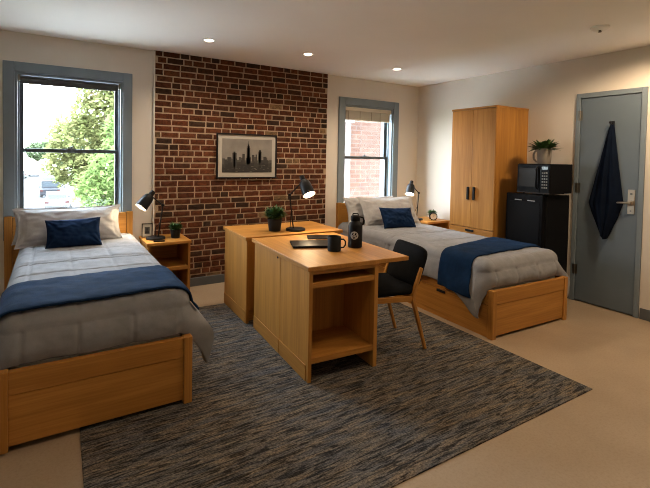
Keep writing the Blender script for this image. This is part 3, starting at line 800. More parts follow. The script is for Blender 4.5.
t = thing('potted_plant', 'spiky plant in a grey handled pot on the microwave', 'potted plant', (4.385, 2.575, 1.410), rad(75)); t.scale = (1.12, 1.12, 1.12)
b = BM(); lathe(b, [(0.050, 0), (0.054, 0.004), (0.066, 0.132), (0.067, 0.140), (0.060, 0.140), (0.057, 0.12)], 36, cap1=False); obj('pot', b, M_POTG, t, smooth=True)
b = BM(); tube(b, [(0.052, 0, 0.018), (0.095, 0, 0.020), (0.124, 0, 0.045), (0.128, 0, 0.085), (0.112, 0, 0.118), (0.062, 0, 0.124)], 0.009, 12); obj('handle', b, M_POTG, t, smooth=True)
b = BM(); lathe(b, [(0.058, 0.12), (0.001, 0.124)], 24); obj('soil', b, M_SOIL, t)
b = BM(); rr = random.Random(4)
for k in range(96):
    a = rr.uniform(0, 2 * math.pi); el = rr.uniform(0.25, 1.9)
    leaf(b, (math.cos(a) * 0.022, math.sin(a) * 0.022, 0.122), (math.cos(a), math.sin(a), el), rr.uniform(0.10, 0.155), 0.034, rr.uniform(0.1, 0.4))
obj('foliage', b, M_LEAFD, t, smooth=True)

# ------------------------------------------------------------------ nightstand items
t = thing('photo_frame', 'small black photo frame on the brick-side nightstand', 'photo frame', (0.812, 4.50, 0.600), rad(-14))
def tilt(bm, a): bmesh.ops.rotate(bm, verts=bm.verts, cent=(0, 0, 0), matrix=Matrix.Rotation(rad(a), 3, 'X'))
b = BM()
for x0, x1, z0, z1 in ((-0.052, 0.052, 0, 0.009), (-0.052, 0.052, 0.131, 0.14), (-0.052, -0.043, 0.009, 0.131), (0.043, 0.052, 0.009, 0.131)): box(b, x0, x1, -0.007, 0.007, z0, z1)
tilt(b, -9); obj('frame', b, M_BLACK, t)
b = BM(); box(b, -0.044, 0.044, -0.002, 0.004, 0.008, 0.132); tilt(b, -9); obj('mat_board', b, M_CREAM, t)
b = BM(); box(b, -0.024, 0.024, -0.0035, -0.002, 0.036, 0.104, 0); lathe(b, [(0.011, 0), (0.011, 0.001)], 18, (0, -0.0035, 0.082), (0, -1, 0), 1); prism(b, [(-0.019, 0.038), (0.019, 0.038), (0.014, 0.064), (0.006, 0.070), (-0.006, 0.070), (-0.014, 0.064)], 'y', -0.0045, -0.0035, 1)
tilt(b, -9); obj('print', b, [M_GREY4, M_GREY2], t)
b = BM(); box(b, -0.012, 0.012, 0.004, 0.008, 0.005, 0.10); tilt(b, 18); bmesh.ops.translate(b, verts=b.verts, vec=(0, 0.045, 0)); obj('easel_back', b, M_BLACK, t)
t = thing('remote_control', 'small black remote lying at the front of the brick-side nightstand', 'remote', (0.875, 4.235, 0.600), rad(-6))
b = BM(); box(b, -0.052, 0.052, -0.017, 0.017, 0, 0.010); obj('case', b, M_BLACKP, t, bevel=0.004)
b = BM()
for k in range(6): lathe(b, [(0.004, 0.009), (0.004, 0.0115)], 10, (-0.036 + k * 0.013, 0, 0))
obj('buttons', b, M_GREY3, t)

t = thing('alarm_clock', 'round black clock with pale face on the corner nightstand', 'clock', (4.415, 4.085, 0.612), rad(-38))
b = BM(); lathe(b, [(0.046, -0.02), (0.052, -0.016), (0.052, 0.016), (0.050, 0.020), (0.042, 0.020), (0.042, 0.014)], 36, (0, 0, 0.056), (0, -1, 0), cap1=False); obj('case', b, M_BLACK, t, smooth=True)
b = BM(); lathe(b, [(0.042, 0.012), (0.042, 0.014)], 32, (0, 0, 0.056), (0, -1, 0)); obj('clock_face', b, M_WHITE, t)
b = BM(); tube(b, [(0, -0.016, 0.056), (0.016, -0.016, 0.066)], 0.0016, 6); tube(b, [(0, -0.0165, 0.056), (-0.008, -0.0165, 0.086)], 0.0012, 6)
for k in range(12):
    a = k * math.pi / 6; lathe(b, [(0.0016, 0), (0.0016, 0.001)], 6, (math.sin(a) * 0.036, -0.014, 0.056 + math.cos(a) * 0.036), (0, -1, 0))
obj('hands', b, M_BLACK, t)
for x in (-0.026, 0.026):
    b = BM(); tube(b, [(x, 0, 0.0), (x * 0.85, 0, 0.014)], [0.006, 0.007], 8); obj('foot', b, M_BLACK, t)

# ------------------------------------------------------------------ desk items
p = at(D1, 0.325, 0.575)
t = thing('laptop', 'closed black laptop lying on the front desk', 'laptop', p, rad(-22))
b = BM(); box(b, -0.165, 0.165, -0.115, 0.115, 0.003, 0.012); obj('body', b, M_BLACKP, t, bevel=0.004)
b = BM(); box(b, -0.165, 0.165, -0.115, 0.115, 0.0125, 0.019); obj('lid', b, M_BLACKG, t, bevel=0.004)
for x, y in ((-0.14, -0.09), (0.14, -0.09), (-0.14, 0.09), (0.14, 0.09)):
    b = BM(); lathe(b, [(0.008, 0), (0.008, 0.004)], 10, (x, y, 0)); obj('rubber_foot', b, M_BLACKP, t)
p = at(D1, 0.545, 0.83)
t = thing('tablet', 'dark tablet lying behind the mug on the front desk', 'tablet', p, rad(-28))
b = BM(); box(b, -0.12, 0.12, -0.085, 0.085, 0, 0.009); obj('body', b, M_BLACKP, t, bevel=0.003)
b = BM(); box(b, -0.11, 0.11, -0.075, 0.075, 0.0088, 0.0096); obj('screen', b, M_BLACKG, t)

p = at(D1, 0.385, 0.345)
t = thing('mug', 'black ceramic mug on the front desk', 'mug', p, rad(-31))
b = BM(); lathe(b, [(0.044, 0), (0.049, 0.004), (0.050, 0.104), (0.048, 0.107), (0.045, 0.104), (0.044, 0.012), (0.001, 0.008)], 40, cap1=False); obj('cup', b, M_POTB, t, smooth=True)
b = BM(); tube(b, [(0.046, 0, 0.085), (0.068, 0, 0.086), (0.082, 0, 0.070), (0.082, 0, 0.045), (0.069, 0, 0.026), (0.046, 0, 0.024)], 0.0062, 10); obj('handle', b, M_POTB, t, smooth=True)

p = at(D1, 0.60, 0.395)
t = thing('water_bottle', 'black water bottle with a pale round emblem on the front desk', 'bottle', p, rad(-31))
b = BM(); lathe(b, [(0.050, 0), (0.054, 0.004), (0.055, 0.012), (0.055, 0.165), (0.050, 0.185), (0.036, 0.200), (0.034, 0.205)], 40); obj('body', b, M_BLACK, t, smooth=True)
b = BM(); lathe(b, [(0.036, 0.205), (0.037, 0.208), (0.037, 0.235), (0.034, 0.240), (0.024, 0.246)], 32); cp = obj('cap', b, M_BLACKP, t, smooth=True)
b = BM(); tube(b, [(0.030, 0, 0.235), (0.058, 0, 0.228), (0.066, 0, 0.205), (0.060, 0, 0.178), (0.050, 0, 0.172)], 0.0065, 10); obj('carry_loop', b, M_BLACKP, cp, smooth=True)
b = BM(); tube(b, [(-0.022, 0, 0.243), (-0.018, 0, 0.258), (0.018, 0, 0.258), (0.022, 0, 0.243)], 0.005, 8); obj('cap_handle', b, M_BLACKP, cp, smooth=True)
# emblem: a pale disc with dark brush-like strokes, wrapped on the bottle
def wrap(bm, poly, r, mi, c=(-0.012, 0.098)):
    vs = []
    for u, v in poly:
        a = (u + c[0]) / 0.055; vs.append(bm.verts.new((math.sin(a) * r, -math.cos(a) * r, c[1] + v)))
    f = bm.faces.new(vs); f.material_index = mi; return f
b = BM()
rings = [[(q * math.cos(k * math.pi / 16), q * math.sin(k * math.pi / 16)) for k in range(32)] for q in (0.0001, 0.012, 0.022, 0.031)]
for i in range(3):
    for k in range(32): wrap(b, [rings[i][k], rings[i][(k + 1) % 32], rings[i + 1][(k + 1) % 32], rings[i + 1][k]], 0.0553, 0)
for poly in ([(-0.022, -0.004), (-0.012, 0.004), (-0.004, 0.019), (-0.010, 0.022), (-0.019, 0.010)], [(0.002, -0.004), (0.012, 0.004), (0.018, 0.016), (0.008, 0.020), (0.003, 0.008)],
             [(-0.014, -0.018), (-0.004, -0.012), (0.008, -0.014), (0.004, -0.022), (-0.006, -0.024)], [(0.012, -0.012), (0.022, -0.004), (0.020, 0.003), (0.010, -0.004)], [(-0.012, -0.010), (-0.002, -0.004), (-0.004, 0.002), (-0.014, -0.004)]):
    wrap(b, poly, 0.0557, 1)
e_ = obj('emblem', b, [plain('pale grey print', (0.42, 0.42, 0.40), 0.6), M_BLACK], t, smooth=True); e_['label'] = 'pale round emblem with dark strokes'

# ------------------------------------------------------------------ chair (local: faces -x, width along y)
t = thing('desk_chair', 'oak-framed chair with black upholstery beside the desk', 'chair', (2.207, 2.519, RZ), rad(-10))
def softbox(w, d, h, r, crown=0.0, n=18):
    """upholstered slab with rounded plan corners and crowned faces"""
    bm = BM(); N = 48; rings = []
    def outline(k, sc):
        a = 2 * math.pi * k / N; c, s_ = math.cos(a), math.sin(a); e = 2 / r
        return (math.copysign(abs(c) ** e, c) * w / 2 * sc, math.copysign(abs(s_) ** e, s_) * d / 2 * sc)
    prof = [(0.0, -h / 2), (0.6, -h / 2), (0.93, -h / 2), (0.985, -h * 0.36), (1.0, 0.0), (0.985, h * 0.32), (0.94, h / 2 * 0.92), (0.8, h / 2 + crown * 0.5), (0.5, h / 2 + crown * 0.9), (0.0, h / 2 + crown)]
    for sc, z in prof: rings.append([bm.verts.new((*outline(k, max(sc, 0.001)), z)) for k in range(N)])
    for a, c in zip(rings, rings[1:]):
        for k in range(N): bm.faces.new((a[k], a[(k + 1) % N], c[(k + 1) % N], c[k]))
    bmesh.ops.remove_doubles(bm, verts=bm.verts, dist=0.002)
    return bm
b = softbox(0.40, 0.43, 0.060, 7, 0.010); bmesh.ops.translate(b, verts=b.verts, vec=(-0.045, 0, 0.455)); obj('seat', b, M_SEAT, t, smooth=True, angle=60)
b = softbox(0.335, 0.425, 0.034, 6, 0.006)
for v in b.verts: v.co.z += -0.9 * v.co.y ** 2
bmesh.ops.rotate(b, verts=b.verts, cent=(0, 0, 0), matrix=Matrix.Rotation(rad(-90 + 18), 3, 'Y')); bmesh.ops.translate(b, verts=b.verts, vec=(0.158, 0, 0.612)); obj('backrest', b, M_SEAT, t, smooth=True, angle=60)
for s_ in (-1, 1):
    y = 0.205 * s_
    b = BM(); tube(b, [(0.240, y, 0), (0.175, y, 0.21), (0.122, y, 0.385), (0.122, y * 1.02, 0.43), (0.147, y * 1.04, 0.51), (0.183, y * 1.05, 0.62)], [0.85, 1.0, 1.15, 1.15, 1.0, 0.85], sq=(0.030, 0.024)); obj('leg', b, WZ, t, bevel=0.005)
    b = BM(); tube(b, [(-0.235, y, 0), (-0.225, y, 0.25), (-0.205, y, 0.425)], [0.85, 1.0, 1.1], sq=(0.030, 0.024)); obj('leg', b, WZ, t, bevel=0.005)
    b = BM(); tube(b, [(-0.215, y, 0.405), (0.0, y, 0.398), (0.125, y, 0.392)], 1.0, sq=(0.024, 0.040)); obj('seat_rail', b, WX, t, bevel=0.005)
for x in (-0.20, 0.110):
    b = BM(); box(b, x - 0.011, x + 0.011, -0.195, 0.195, 0.385, 0.420); obj('cross_rail', b, WY, t, bevel=0.003)

# ------------------------------------------------------------------ wardrobe, fridge, microwave (fronts face -x)
t = thing('wardrobe', 'tall oak two-door wardrobe beyond the bed', 'wardrobe', (4.085, 2.932, 0), 0)
w, d, h = 0.594, 0.57, 2.030
b = BM(); box(b, 0.020, d, 0, 0.018, 0.0, h - 0.02); box(b, 0.020, d, w - 0.018, w, 0.0, h - 0.02); box(b, d - 0.012, d, 0.018, w - 0.018, 0.02, h - 0.02); obj('carcass', b, WZ, t, bevel=0.002)
for z in (0.03, 0.64):
    b = BM(); box(b, 0.022, d - 0.012, 0.018, w - 0.018, z, z + 0.018); obj('shelf', b, WY, t)
b = BM(); box(b, -0.004, d, -0.004, w + 0.004, h - 0.022, h); obj('top', b, WY, t, bevel=0.003)
for k, (ya, yb) in enumerate(((0.003, w / 2 - 0.0015), (w / 2 + 0.0015, w - 0.003))):
    b = BM(); box(b, 0, 0.020, ya, yb, 0.668, h - 0.026); dd = obj('door', b, WZ, t, bevel=0.002)
    yh = w / 2 + (-0.040 if k == 0 else 0.040)
    b = BM(); box(b, -0.016, -0.001, yh - 0.013, yh + 0.013, 0.985, 1.130); obj('handle', b, M_BLACK, dd, bevel=0.003)
b = BM(); box(b, 0, 0.020, 0.003, w - 0.003, 0.36, 0.662); dd = obj('drawer', b, WY, t, bevel=0.002)
b = BM(); box(b, -0.012, -0.001, w / 2 - 0.050, w / 2 + 0.060, 0.622, 0.645); obj('handle', b, M_BLACK, dd, bevel=0.003)
b = BM(); box(b, 0, 0.020, 0.003, w - 0.003, 0.05, 0.354); dd = obj('drawer', b, WY, t, bevel=0.002)
b = BM(); box(b, -0.012, -0.001, w / 2 - 0.055, w / 2 + 0.055, 0.31, 0.333); obj('handle', b, M_BLACK, dd, bevel=0.003)
b = BM(); box(b, 0.03, 0.05, 0.018, w - 0.018, 0, 0.05); obj('toe_kick', b, WY, t)

t = thing('mini_fridge', 'black mini fridge between the wardrobe and the door', 'refrigerator', (4.155, 2.432, 0))
b = BM(); box(b, 0.060, 0.475, 0, 0.405, 0.02, 1.088); obj('body', b, M_FRIDGE, t, bevel=0.008)
b = BM(); box(b, 0.0, 0.054, 0.002, 0.403, 0.36, 1.100); dd = obj('door', b, M_BLACKG, t, bevel=0.010)
b = BM(); box(b, -0.003, 0.001, 0.035, 0.37, 0.40, 1.02); obj('door_panel', b, M_FRIDGE, dd, bevel=0.002)
for y in (0.085, 0.225):
    b = BM(); box(b, -0.009, -0.002, y, y + 0.075, 1.030, 1.040); hh = obj('grip', b, plain('grey metal grip', (0.30, 0.30, 0.29), 0.4, 0.6), dd, bevel=0.002)
b = BM(); box(b, 0.0, 0.054, 0.002, 0.403, 0.06, 0.350); obj('door', b, M_BLACKG, t, bevel=0.010)
for x in (0.09, 0.44):
    for y in (0.04, 0.36):
        b = BM(); lathe(b, [(0.018, 0), (0.018, 0.022)], 14, (x, y, 0)); obj('foot', b, M_BLACKP, t)

ZM = 1.10
t = thing('microwave', 'black microwave standing on the mini fridge', 'microwave', (4.155, 2.378, ZM + 0.001))
b = BM(); box(b, 0.016, 0.405, 0, 0.340, 0.012, 0.308); obj('body', b, M_BLACKP, t, bevel=0.006)
b = BM(); box(b, 0, 0.016, 0.100, 0.338, 0.022, 0.302); dd = obj('door', b, M_BLACKG, t, bevel=0.004)
b = BM(); box(b, -0.002, 0.001, 0.146, 0.318, 0.074, 0.266); obj('window', b, plain('smoked oven glass', (0.020, 0.015, 0.010), 0.25, spec=0.12), dd, bevel=0.001)
b = BM(); tube(b, [(0.0, 0.122, 0.060), (-0.020, 0.122, 0.075), (-0.026, 0.122, 0.160), (-0.020, 0.122, 0.264), (0.0, 0.122, 0.280)], 0.008, 10); obj('handle', b, M_BLACKG, dd, smooth=True)
b = BM(); box(b, 0, 0.016, 0.003, 0.097, 0.022, 0.302); pn = obj('control_panel', b, M_BLACKG, t, bevel=0.003)
b = BM(); box(b, -0.0015, 0.001, 0.020, 0.080, 0.252, 0.284); obj('display', b, plain('dim green display', (0.03, 0.06, 0.04), 0.2), pn)
b = BM()
for r_ in range(6):
    for c in range(3): box(b, -0.002, 0.001, 0.022 + c * 0.021, 0.036 + c * 0.021, 0.066 + r_ * 0.029, 0.081 + r_ * 0.029)
obj('buttons', b, plain('pale grey keypad', (0.22, 0.22, 0.21), 0.5), pn)
b = BM(); box(b, -0.001, 0.016, 0.003, 0.338, 0.012, 0.021); obj('front_strip', b, M_GREY3, t)
for x in (0.05, 0.37):
    for y in (0.07, 0.29):
        b = BM(); lathe(b, [(0.012, 0), (0.012, 0.013)], 12, (x, y, 0)); obj('foot', b, M_BLACKP, t)

# ------------------------------------------------------------------ towel on the door hook
b = BM()
def edge(t, P):
    for (t0, y0), (t1, y1) in zip(P, P[1:]):
        if t <= t1: f = (t - t0) / (t1 - t0); return y0 + (y1 - y0) * f
    return P[-1][1]
LE = [(0, 2.082), (0.08, 2.105), (0.35, 2.165), (0.70, 2.252), (0.80, 2.215), (1.0, 2.118)]
RE = [(0, 2.052), (0.08, 2.040), (0.35, 2.000), (0.68, 1.948), (0.80, 1.985), (1.0, 2.070)]
n, m = 70, 60; front = []; backv = []
for j in range(m + 1):
    t_ = j / m; z = 1.800 - 1.095 * t_; fr = []; bk = []
    ya, yb = edge(t_, LE), edge(t_, RE)
    for i in range(n + 1):
        f = i / n; y = ya + (yb - ya) * f
        env = math.sin(math.pi * f) ** 0.55
        dep = (0.030 + 0.035 * min(1, t_ * 2.2)) * env
        fold = 0.016 * min(1, t_ * 3) * math.sin(f * 17 + t_ * 1.5) * env + 0.010 * math.sin(f * 31 - t_ * 3 + 1) * env * min(1, t_ * 2)
        fr.append(b.verts.new((XR - 0.020 - max(0.002, dep + fold * 0.9), y, z + 0.015 * math.sin(f * 6) * t_)))
        bk.append(b.verts.new((XR - 0.014 - 0.004 * env, y, z + 0.015 * math.sin(f * 6) * t_)))
    front.append(fr); backv.append(bk)
for g_, in ((front,), (backv,)):
    for j in range(m):
        for i in range(n): b.faces.new((g_[j][i], g_[j][i + 1], g_[j + 1][i + 1], g_[j + 1][i]))
for j in range(m):
    for i in (0, n): b.faces.new((front[j][i], front[j + 1][i], backv[j + 1][i], backv[j][i]))
for i in range(n):
    for j in (0, m): b.faces.new((front[j][i], front[j][i + 1], backv[j][i + 1], backv[j][i]))
tag(obj('towel', b, M_TOWEL, smooth=True, angle=70), 'navy towel hanging from the hook on the door', 'towel')

# ------------------------------------------------------------------ framed skyline print on the brick
yw = YB - BD - 0.006
t = thing('framed_picture', 'black-framed skyline photograph hung on the brick wall', 'picture', (1.934, yw, 1.177))
fw, fh, ft = 0.372, 0.513, 0.016
b = BM()
box(b, -fw, fw, -0.024, 0, 0, ft); box(b, -fw, fw, -0.024, 0, fh - ft, fh); box(b, -fw, -fw + ft, -0.024, 0, ft, fh - ft); box(b, fw - ft, fw, -0.024, 0, ft, fh - ft)
obj('frame', b, M_BLACK, t, bevel=0.002)
b = BM(); box(b, -fw + ft - 0.002, fw - ft + 0.002, -0.010, -0.002, ft - 0.002, fh - ft + 0.002); obj('mat_board', b, M_CREAM, t)
b = BM(); px0, px1, pz0, pz1 = -0.305, 0.310, 0.068, 0.452
box(b, px0, px1, -0.0115, -0.0095, pz0, pz1, 0)
rr = random.Random(12)
def bld(x0, x1, z1, mi, y): box(b, max(x0, px0), min(x1, px1), y, -0.0112, pz0, z1, mi)
x = px0
while x < px1 - 0.01:
    w_ = rr.uniform(0.022, 0.045); bld(x, x + w_, pz0 + rr.uniform(0.11, 0.185), 3, -0.0118); x += w_ * 0.9
x = px0
while x < px1 - 0.01:
    w_ = rr.uniform(0.018, 0.036); bld(x, x + w_, pz0 + rr.uniform(0.09, 0.15), 2, -0.0122); x += w_
for xa, xb, zz in ((-0.185, -0.135, 0.225), (-0.172, -0.15, 0.238), (-0.065, -0.035, 0.215), (0.055, 0.085, 0.205), (0.135, 0.175, 0.245), (0.143, 0.167, 0.262), (-0.245, -0.205, 0.175), (0.20, 0.24, 0.185), (0.100, 0.115, 0.21)): bld(xa, xb, pz0 + zz, 2, -0.0125)
for xa, xb, zz in ((-0.020, 0.040, 0.17), (-0.012, 0.032, 0.285), (-0.004, 0.024, 0.305), (0.003, 0.017, 0.325), (0.0085, 0.0115, 0.362)): bld(xa, xb, pz0 + zz, 2, -0.0127)
x = px0
while x < px1 - 0.01:
    w_ = rr.uniform(0.03, 0.06); bld(x, x + w_, pz0 + rr.uniform(0.055, 0.115), 1, -0.0130); x += w_
for k in range(46):
    xx, zz = rr.uniform(px0 + .01, px1 - .01), pz0 + rr.uniform(0.005, 0.09); box(b, xx, xx + rr.uniform(0.004, 0.03), -0.0134, -0.0112, zz, zz + 0.003, rr.choice([3, 0, 3]))
obj('print', b, [M_GREY1, M_GREY2, M_GREY3, M_GREY4], t)
b = BM(); box(b, -0.02, 0.02, -0.002, 0.008, 0.44, 0.47); obj('hanger', b, M_BRASS, t)

# ------------------------------------------------------------------ outside: street seen from the first floor
GZ = -3.5
def outmat(name, col, var=0.15, vs=3): return plain(name, col, 0.9, var=var, vs=vs, spec=0.03)
M_ROAD = outmat('pale asphalt', (0.033, 0.033, 0.0335), 0.08, 1.2); M_WALK = outmat('concrete pavement', (0.045, 0.042, 0.039), 0.06, 2); M_LAWN = outmat('lawn grass', (0.09, 0.13, 0.045), 0.3, 4)
b = BM(); box(b, -9.5, 3.55, 5.0, 20, GZ - 0.1, GZ + 0.02); struct('bounce_ground', 'pale concrete reflector below the street window, added unseen to bounce light', 'ground', b, outmat('pale concrete reflector', (0.55, 0.54, 0.52), 0.06, 2))  # unseen pale slab added to throw daylight up through the window onto the ceiling
b = BM(); box(b, XL - 6, XR + 8, YF - 8, YB + T, H + 0.21, 10.5); struct('shade_block', 'unseen block above the room, added to shade the facade opposite', 'building', b, outmat('shade block masonry', (0.30, 0.22, 0.18)))  # unseen mass added to keep sky and sun off the neighbouring facade
b = BM(); box(b, -9.5, 1.45, 20, 140, GZ - 0.1, GZ); struct('street', 'pale asphalt street outside the window', 'street', b, M_ROAD)
b = BM(); box(b, 1.45, 3.55, 20, 140, GZ - 0.1, GZ + 0.12); struct('sidewalk', 'concrete sidewalk beside the street', 'sidewalk', b, M_WALK)
b = BM(); box(b, 3.55, 30, 12.2, 140, GZ - 0.1, GZ + 0.08); struct('lawn_ground', 'grass strip beyond the sidewalk', 'ground', b, M_LAWN)
b = BM(); box(b, -40, -9.5, 5.6, 140, GZ - 0.1, GZ + 0.1); struct('ground', 'far side verge of the street', 'ground', b, M_LAWN)

def leafmat(name, c1, c2):
    m, nt, bs_ = newmat(name)
    n = noise_tex(nt, s=1.7, detail=5)
    nt.links.new(ramp(nt, n.outputs[0], [(0.35, c1), (0.65, c2)]), bs_.inputs['Base Color'])
    bs_.inputs['Roughness'].default_value = 0.7; bs_.inputs['Specular IOR Level'].default_value = 0.03
    tr = nt.nodes.new('ShaderNodeBsdfTranslucent'); tr.inputs[0].default_value = (*c2, 1)
    mx = nt.nodes.new('ShaderNodeMixShader'); mx.inputs[0].default_value = 0.4
    nt.links.new(bs_.outputs[0], mx.inputs[1]); nt.links.new(tr.outputs[0], mx.inputs[2]); nt.links.new(mx.outputs[0], nt.nodes['Material Output'].inputs[0])
    return m
L_BRIGHT = leafmat('bright green leaves', (0.072, 0.112, 0.030), (0.112, 0.160, 0.052))
L_YELLOW = leafmat('yellow green leaves', (0.086, 0.104, 0.034), (0.140, 0.140, 0.058))
L_MID = leafmat('mid green leaves', (0.080, 0.112, 0.058), (0.115, 0.148, 0.080))
M_BARK = outmat('grey bark', (0.20, 0.16, 0.13), 0.3, 8)
def tree(label, x, y, lobes, lm, seed, n=3400, ls=0.22, trunk=0.16):
    """lobes: (dx, dy, z, radius) leaf clouds around the trunk"""
    rr = random.Random(seed); t = thing('street_tree', label, 'tree', (x, y, GZ + 0.08), 0, 'street trees'); z0 = GZ + 0.08
    b = BM(); zt = max(l[2] for l in lobes) - z0
    tube(b, [(0, 0, 0), (0.03, 0.02, zt * 0.3), (-0.03, 0.05, zt * 0.62), (0.0, 0.0, zt * 0.95)], [trunk, trunk * 0.8, trunk * 0.55, 0.03], 9)
    for dx, dy, z, r in lobes: tube(b, [(0, 0, max(0.4, (z - z0) * 0.45)), (dx * 0.5, dy * 0.5, (z - z0) * 0.8), (dx, dy, z - z0)], [trunk * 0.5, trunk * 0.3, 0.02], 7)
    obj('trunk', b, M_BARK, t, smooth=True)
    b = BM(); tot = sum(l[3] ** 2 for l in lobes)
    n = int(n * 1.7); ls = ls * 0.95
    for dx, dy, z, r in lobes:
        for k in range(int(n * r * r / tot)):
            v = Vector((rr.gauss(0, 1), rr.gauss(0, 1), rr.gauss(0, 1))).normalized() * r * rr.uniform(0.62, 1.04) * (1 + 0.16 * nz((dx + k % 13, z, k % 7)))
            c = Vector((dx, dy, z - z0)) + v
            q = Matrix.Rotation(rr.uniform(0, 6.28), 3, 'Z') @ Matrix.Rotation(rr.uniform(-1.1, 1.1), 3, 'X')
            s_ = ls * rr.uniform(0.6, 1.3)
            vs = [b.verts.new(c + q @ Vector(p_)) for p_ in ((-s_ * .35, -s_ * .5, 0), (s_ * .35, -s_ * .4, 0.03), (s_ * .25, s_ * .5, 0), (-s_ * .3, s_ * .4, 0.03))]
            b.faces.new(vs)
    obj('crown', b, lm, t); return t
tree('bright green low tree nearest the street window', 2.15, 16.0, [(0, 0, 0.55, 1.25), (1.1, 0.2, 1.0, 1.3), (-0.75, 0.2, 0.15, 0.85), (0.6, -0.3, -0.5, 1.1), (1.6, 0.3, -0.1, 1.2)], L_BRIGHT, 21, 4200, 0.17, 0.09)
tree('tall bright green tree at the window edge', 4.4, 20.0, [(0, 0, 3.6, 1.7), (-1.1, 0, 2.2, 1.5), (0.4, 0, 1.4, 1.6), (0.9, 0, 5.2, 1.4), (-0.6, 0, 4.4, 1.0)], L_BRIGHT, 22, 5200, 0.24, 0.18)
tree('large yellow-green tree over the parked cars', 3.1, 29.0, [(0, 0, 3.6, 2.2), (-1.6, 0, 2.1, 1.8), (1.4, 0, 5.4, 1.9), (-0.6, 0, 5.0, 1.3), (-2.3, 0, 0.8, 1.3), (-0.7, -1.0, 0.4, 1.5), (2.9, 0, 6.6, 1.5)], L_YELLOW, 23, 6000, 0.28, 0.25)
tree('dull green tree further along the street', 3.0, 58.0, [(0, 0, 2.5, 2.2), (-1.6, 0, 3.6, 1.7), (1.5, 0, 4.0, 2.2), (-2.0, 0, 1.2, 1.6)], L_MID, 24, 3000, 0.4, 0.25)
tree('distant green tree at the end of the street', -3.2, 118.0, [(0, 0, 1.8, 2.2), (1.8, 0, 2.2, 2.0)], L_MID, 25, 1500, 0.6, 0.3)
tree('distant pale tree across the street', -12.5, 112.0, [(0, 0, 1.6, 2.6), (2.2, 0, 1.0, 2.2)], L_MID, 26, 1500, 0.6, 0.3)

M_TYRE = plain('rubber tyre', (0.03, 0.03, 0.03), 0.8); M_CARGL = plain('car window glass', (0.02, 0.025, 0.03), 0.4, spec=0.1); M_TAIL = plain('red tail lamp', (0.035, 0.010, 0.009), 0.4, spec=0.1); M_PLATE = plain('licence plate', (0.12, 0.12, 0.12), 0.5)
def car(name, label, cat, x, y, col, pickup=False, w=1.82, L=4.4, h=1.5):
    t = thing(name, label, cat, (x, y, GZ), 0); mat = plain(name + ' paint', col, 0.45, spec=0.12)
    b = BM()
    body = [(0, 0.32), (0, 0.86), (0.06, 0.94), (L - 0.9, 0.92), (L - 0.1, 0.72), (L, 0.5), (L, 0.3)]
    prism(b, body, 'x', -w / 2, w / 2); obj('body', b, mat, t, bevel=0.06, seg=3)
    ca = [(1.75, 0.9), (1.85, h - 0.02), (3.0, h), (3.7, 0.9)] if pickup else [(0.10, 0.92), (0.42, h - 0.06), (0.62, h), (2.4, h), (3.35, 0.9)]
    b = BM(); prism(b, ca, 'x', -w / 2 + 0.10, w / 2 - 0.10); obj('cabin', b, mat, t, bevel=0.06, seg=3)
    b = BM(); (ya, za), (yb, zb) = ca[0], ca[1]
    f0, f1 = 0.22, 0.86
    prism(b, [(ya + (yb - ya) * f0 - 0.015, za + (zb - za) * f0), (ya + (yb - ya) * f1 - 0.015, za + (zb - za) * f1), (ya + (yb - ya) * f1 + 0.02, za + (zb - za) * f1), (ya + (yb - ya) * f0 + 0.02, za + (zb - za) * f0)], 'x', -w / 2 + 0.22, w / 2 - 0.22); obj('rear_window', b, M_CARGL, t)
    for s_ in (-1, 1):
        b = BM(); box(b, min(s_ * w / 2 - s_ * 0.30, s_ * w / 2 - s_ * 0.02), max(s_ * w / 2 - s_ * 0.30, s_ * w / 2 - s_ * 0.02), -0.02, 0.06, 0.66, 0.82); obj('tail_light', b, M_TAIL, t, bevel=0.01)
        b = BM(); box(b, min(s_ * w / 2 - s_ * .02, s_ * (w / 2 + .14)), max(s_ * w / 2 - s_ * .02, s_ * (w / 2 + .14)), 2.9, 3.0, 0.93, 1.06); obj('mirror', b, mat, t, bevel=0.02)
        for yy in (0.8, L - 0.85):
            b = BM(); lathe(b, [(0.2, -0.11), (0.32, -0.11), (0.33, 0), (0.32, 0.11), (0.2, 0.11)], 20, (s_ * (w / 2 - 0.12), yy, 0.33), (1, 0, 0)); obj('wheel', b, M_TYRE, t, smooth=True)
    b = BM(); box(b, -0.26, 0.26, -0.015, 0.02, 0.56, 0.68); obj('licence_plate', b, M_PLATE, t)
    b = BM(); box(b, -w / 2 + 0.04, w / 2 - 0.04, -0.07, 0.1, 0.30, 0.50); obj('bumper', b, M_TYRE if not pickup else mat, t, bevel=0.03)
    return t
car('parked_car', 'white car parked nearest at the kerb outside', 'car', 0.30, 42.0, (0.075, 0.075, 0.078))
car('pickup_truck', 'dark pickup truck parked ahead of the white car', 'truck', -0.25, 55.0, (0.012, 0.013, 0.016), True, 1.95, 5.3, 1.75)
car('parked_car', 'grey car parked beyond the pickup truck', 'car', -0.50, 70.0, (0.03, 0.03, 0.032))
car('parked_car', 'silver car far down the street', 'car', -5.2, 96.0, (0.06, 0.06, 0.06))
car('parked_car', 'dark red car far down the street', 'car', -3.4, 104.0, (0.25, 0.10, 0.09))
t = thing('street_sign', 'white street sign on a thin grey pole by the sidewalk', 'street sign', (2.05, 32.0, GZ + 0.12))
b = BM(); tube(b, [(0, 0, 0), (0, 0, 2.6)], 0.04, 10); obj('pole', b, outmat('galvanised pole', (0.10, 0.10, 0.10)), t, smooth=True)
b = BM(); box(b, -0.22, 0.22, -0.06, -0.04, 2.15, 2.6); obj('sign_plate', b, M_PLATE, t, bevel=0.01)

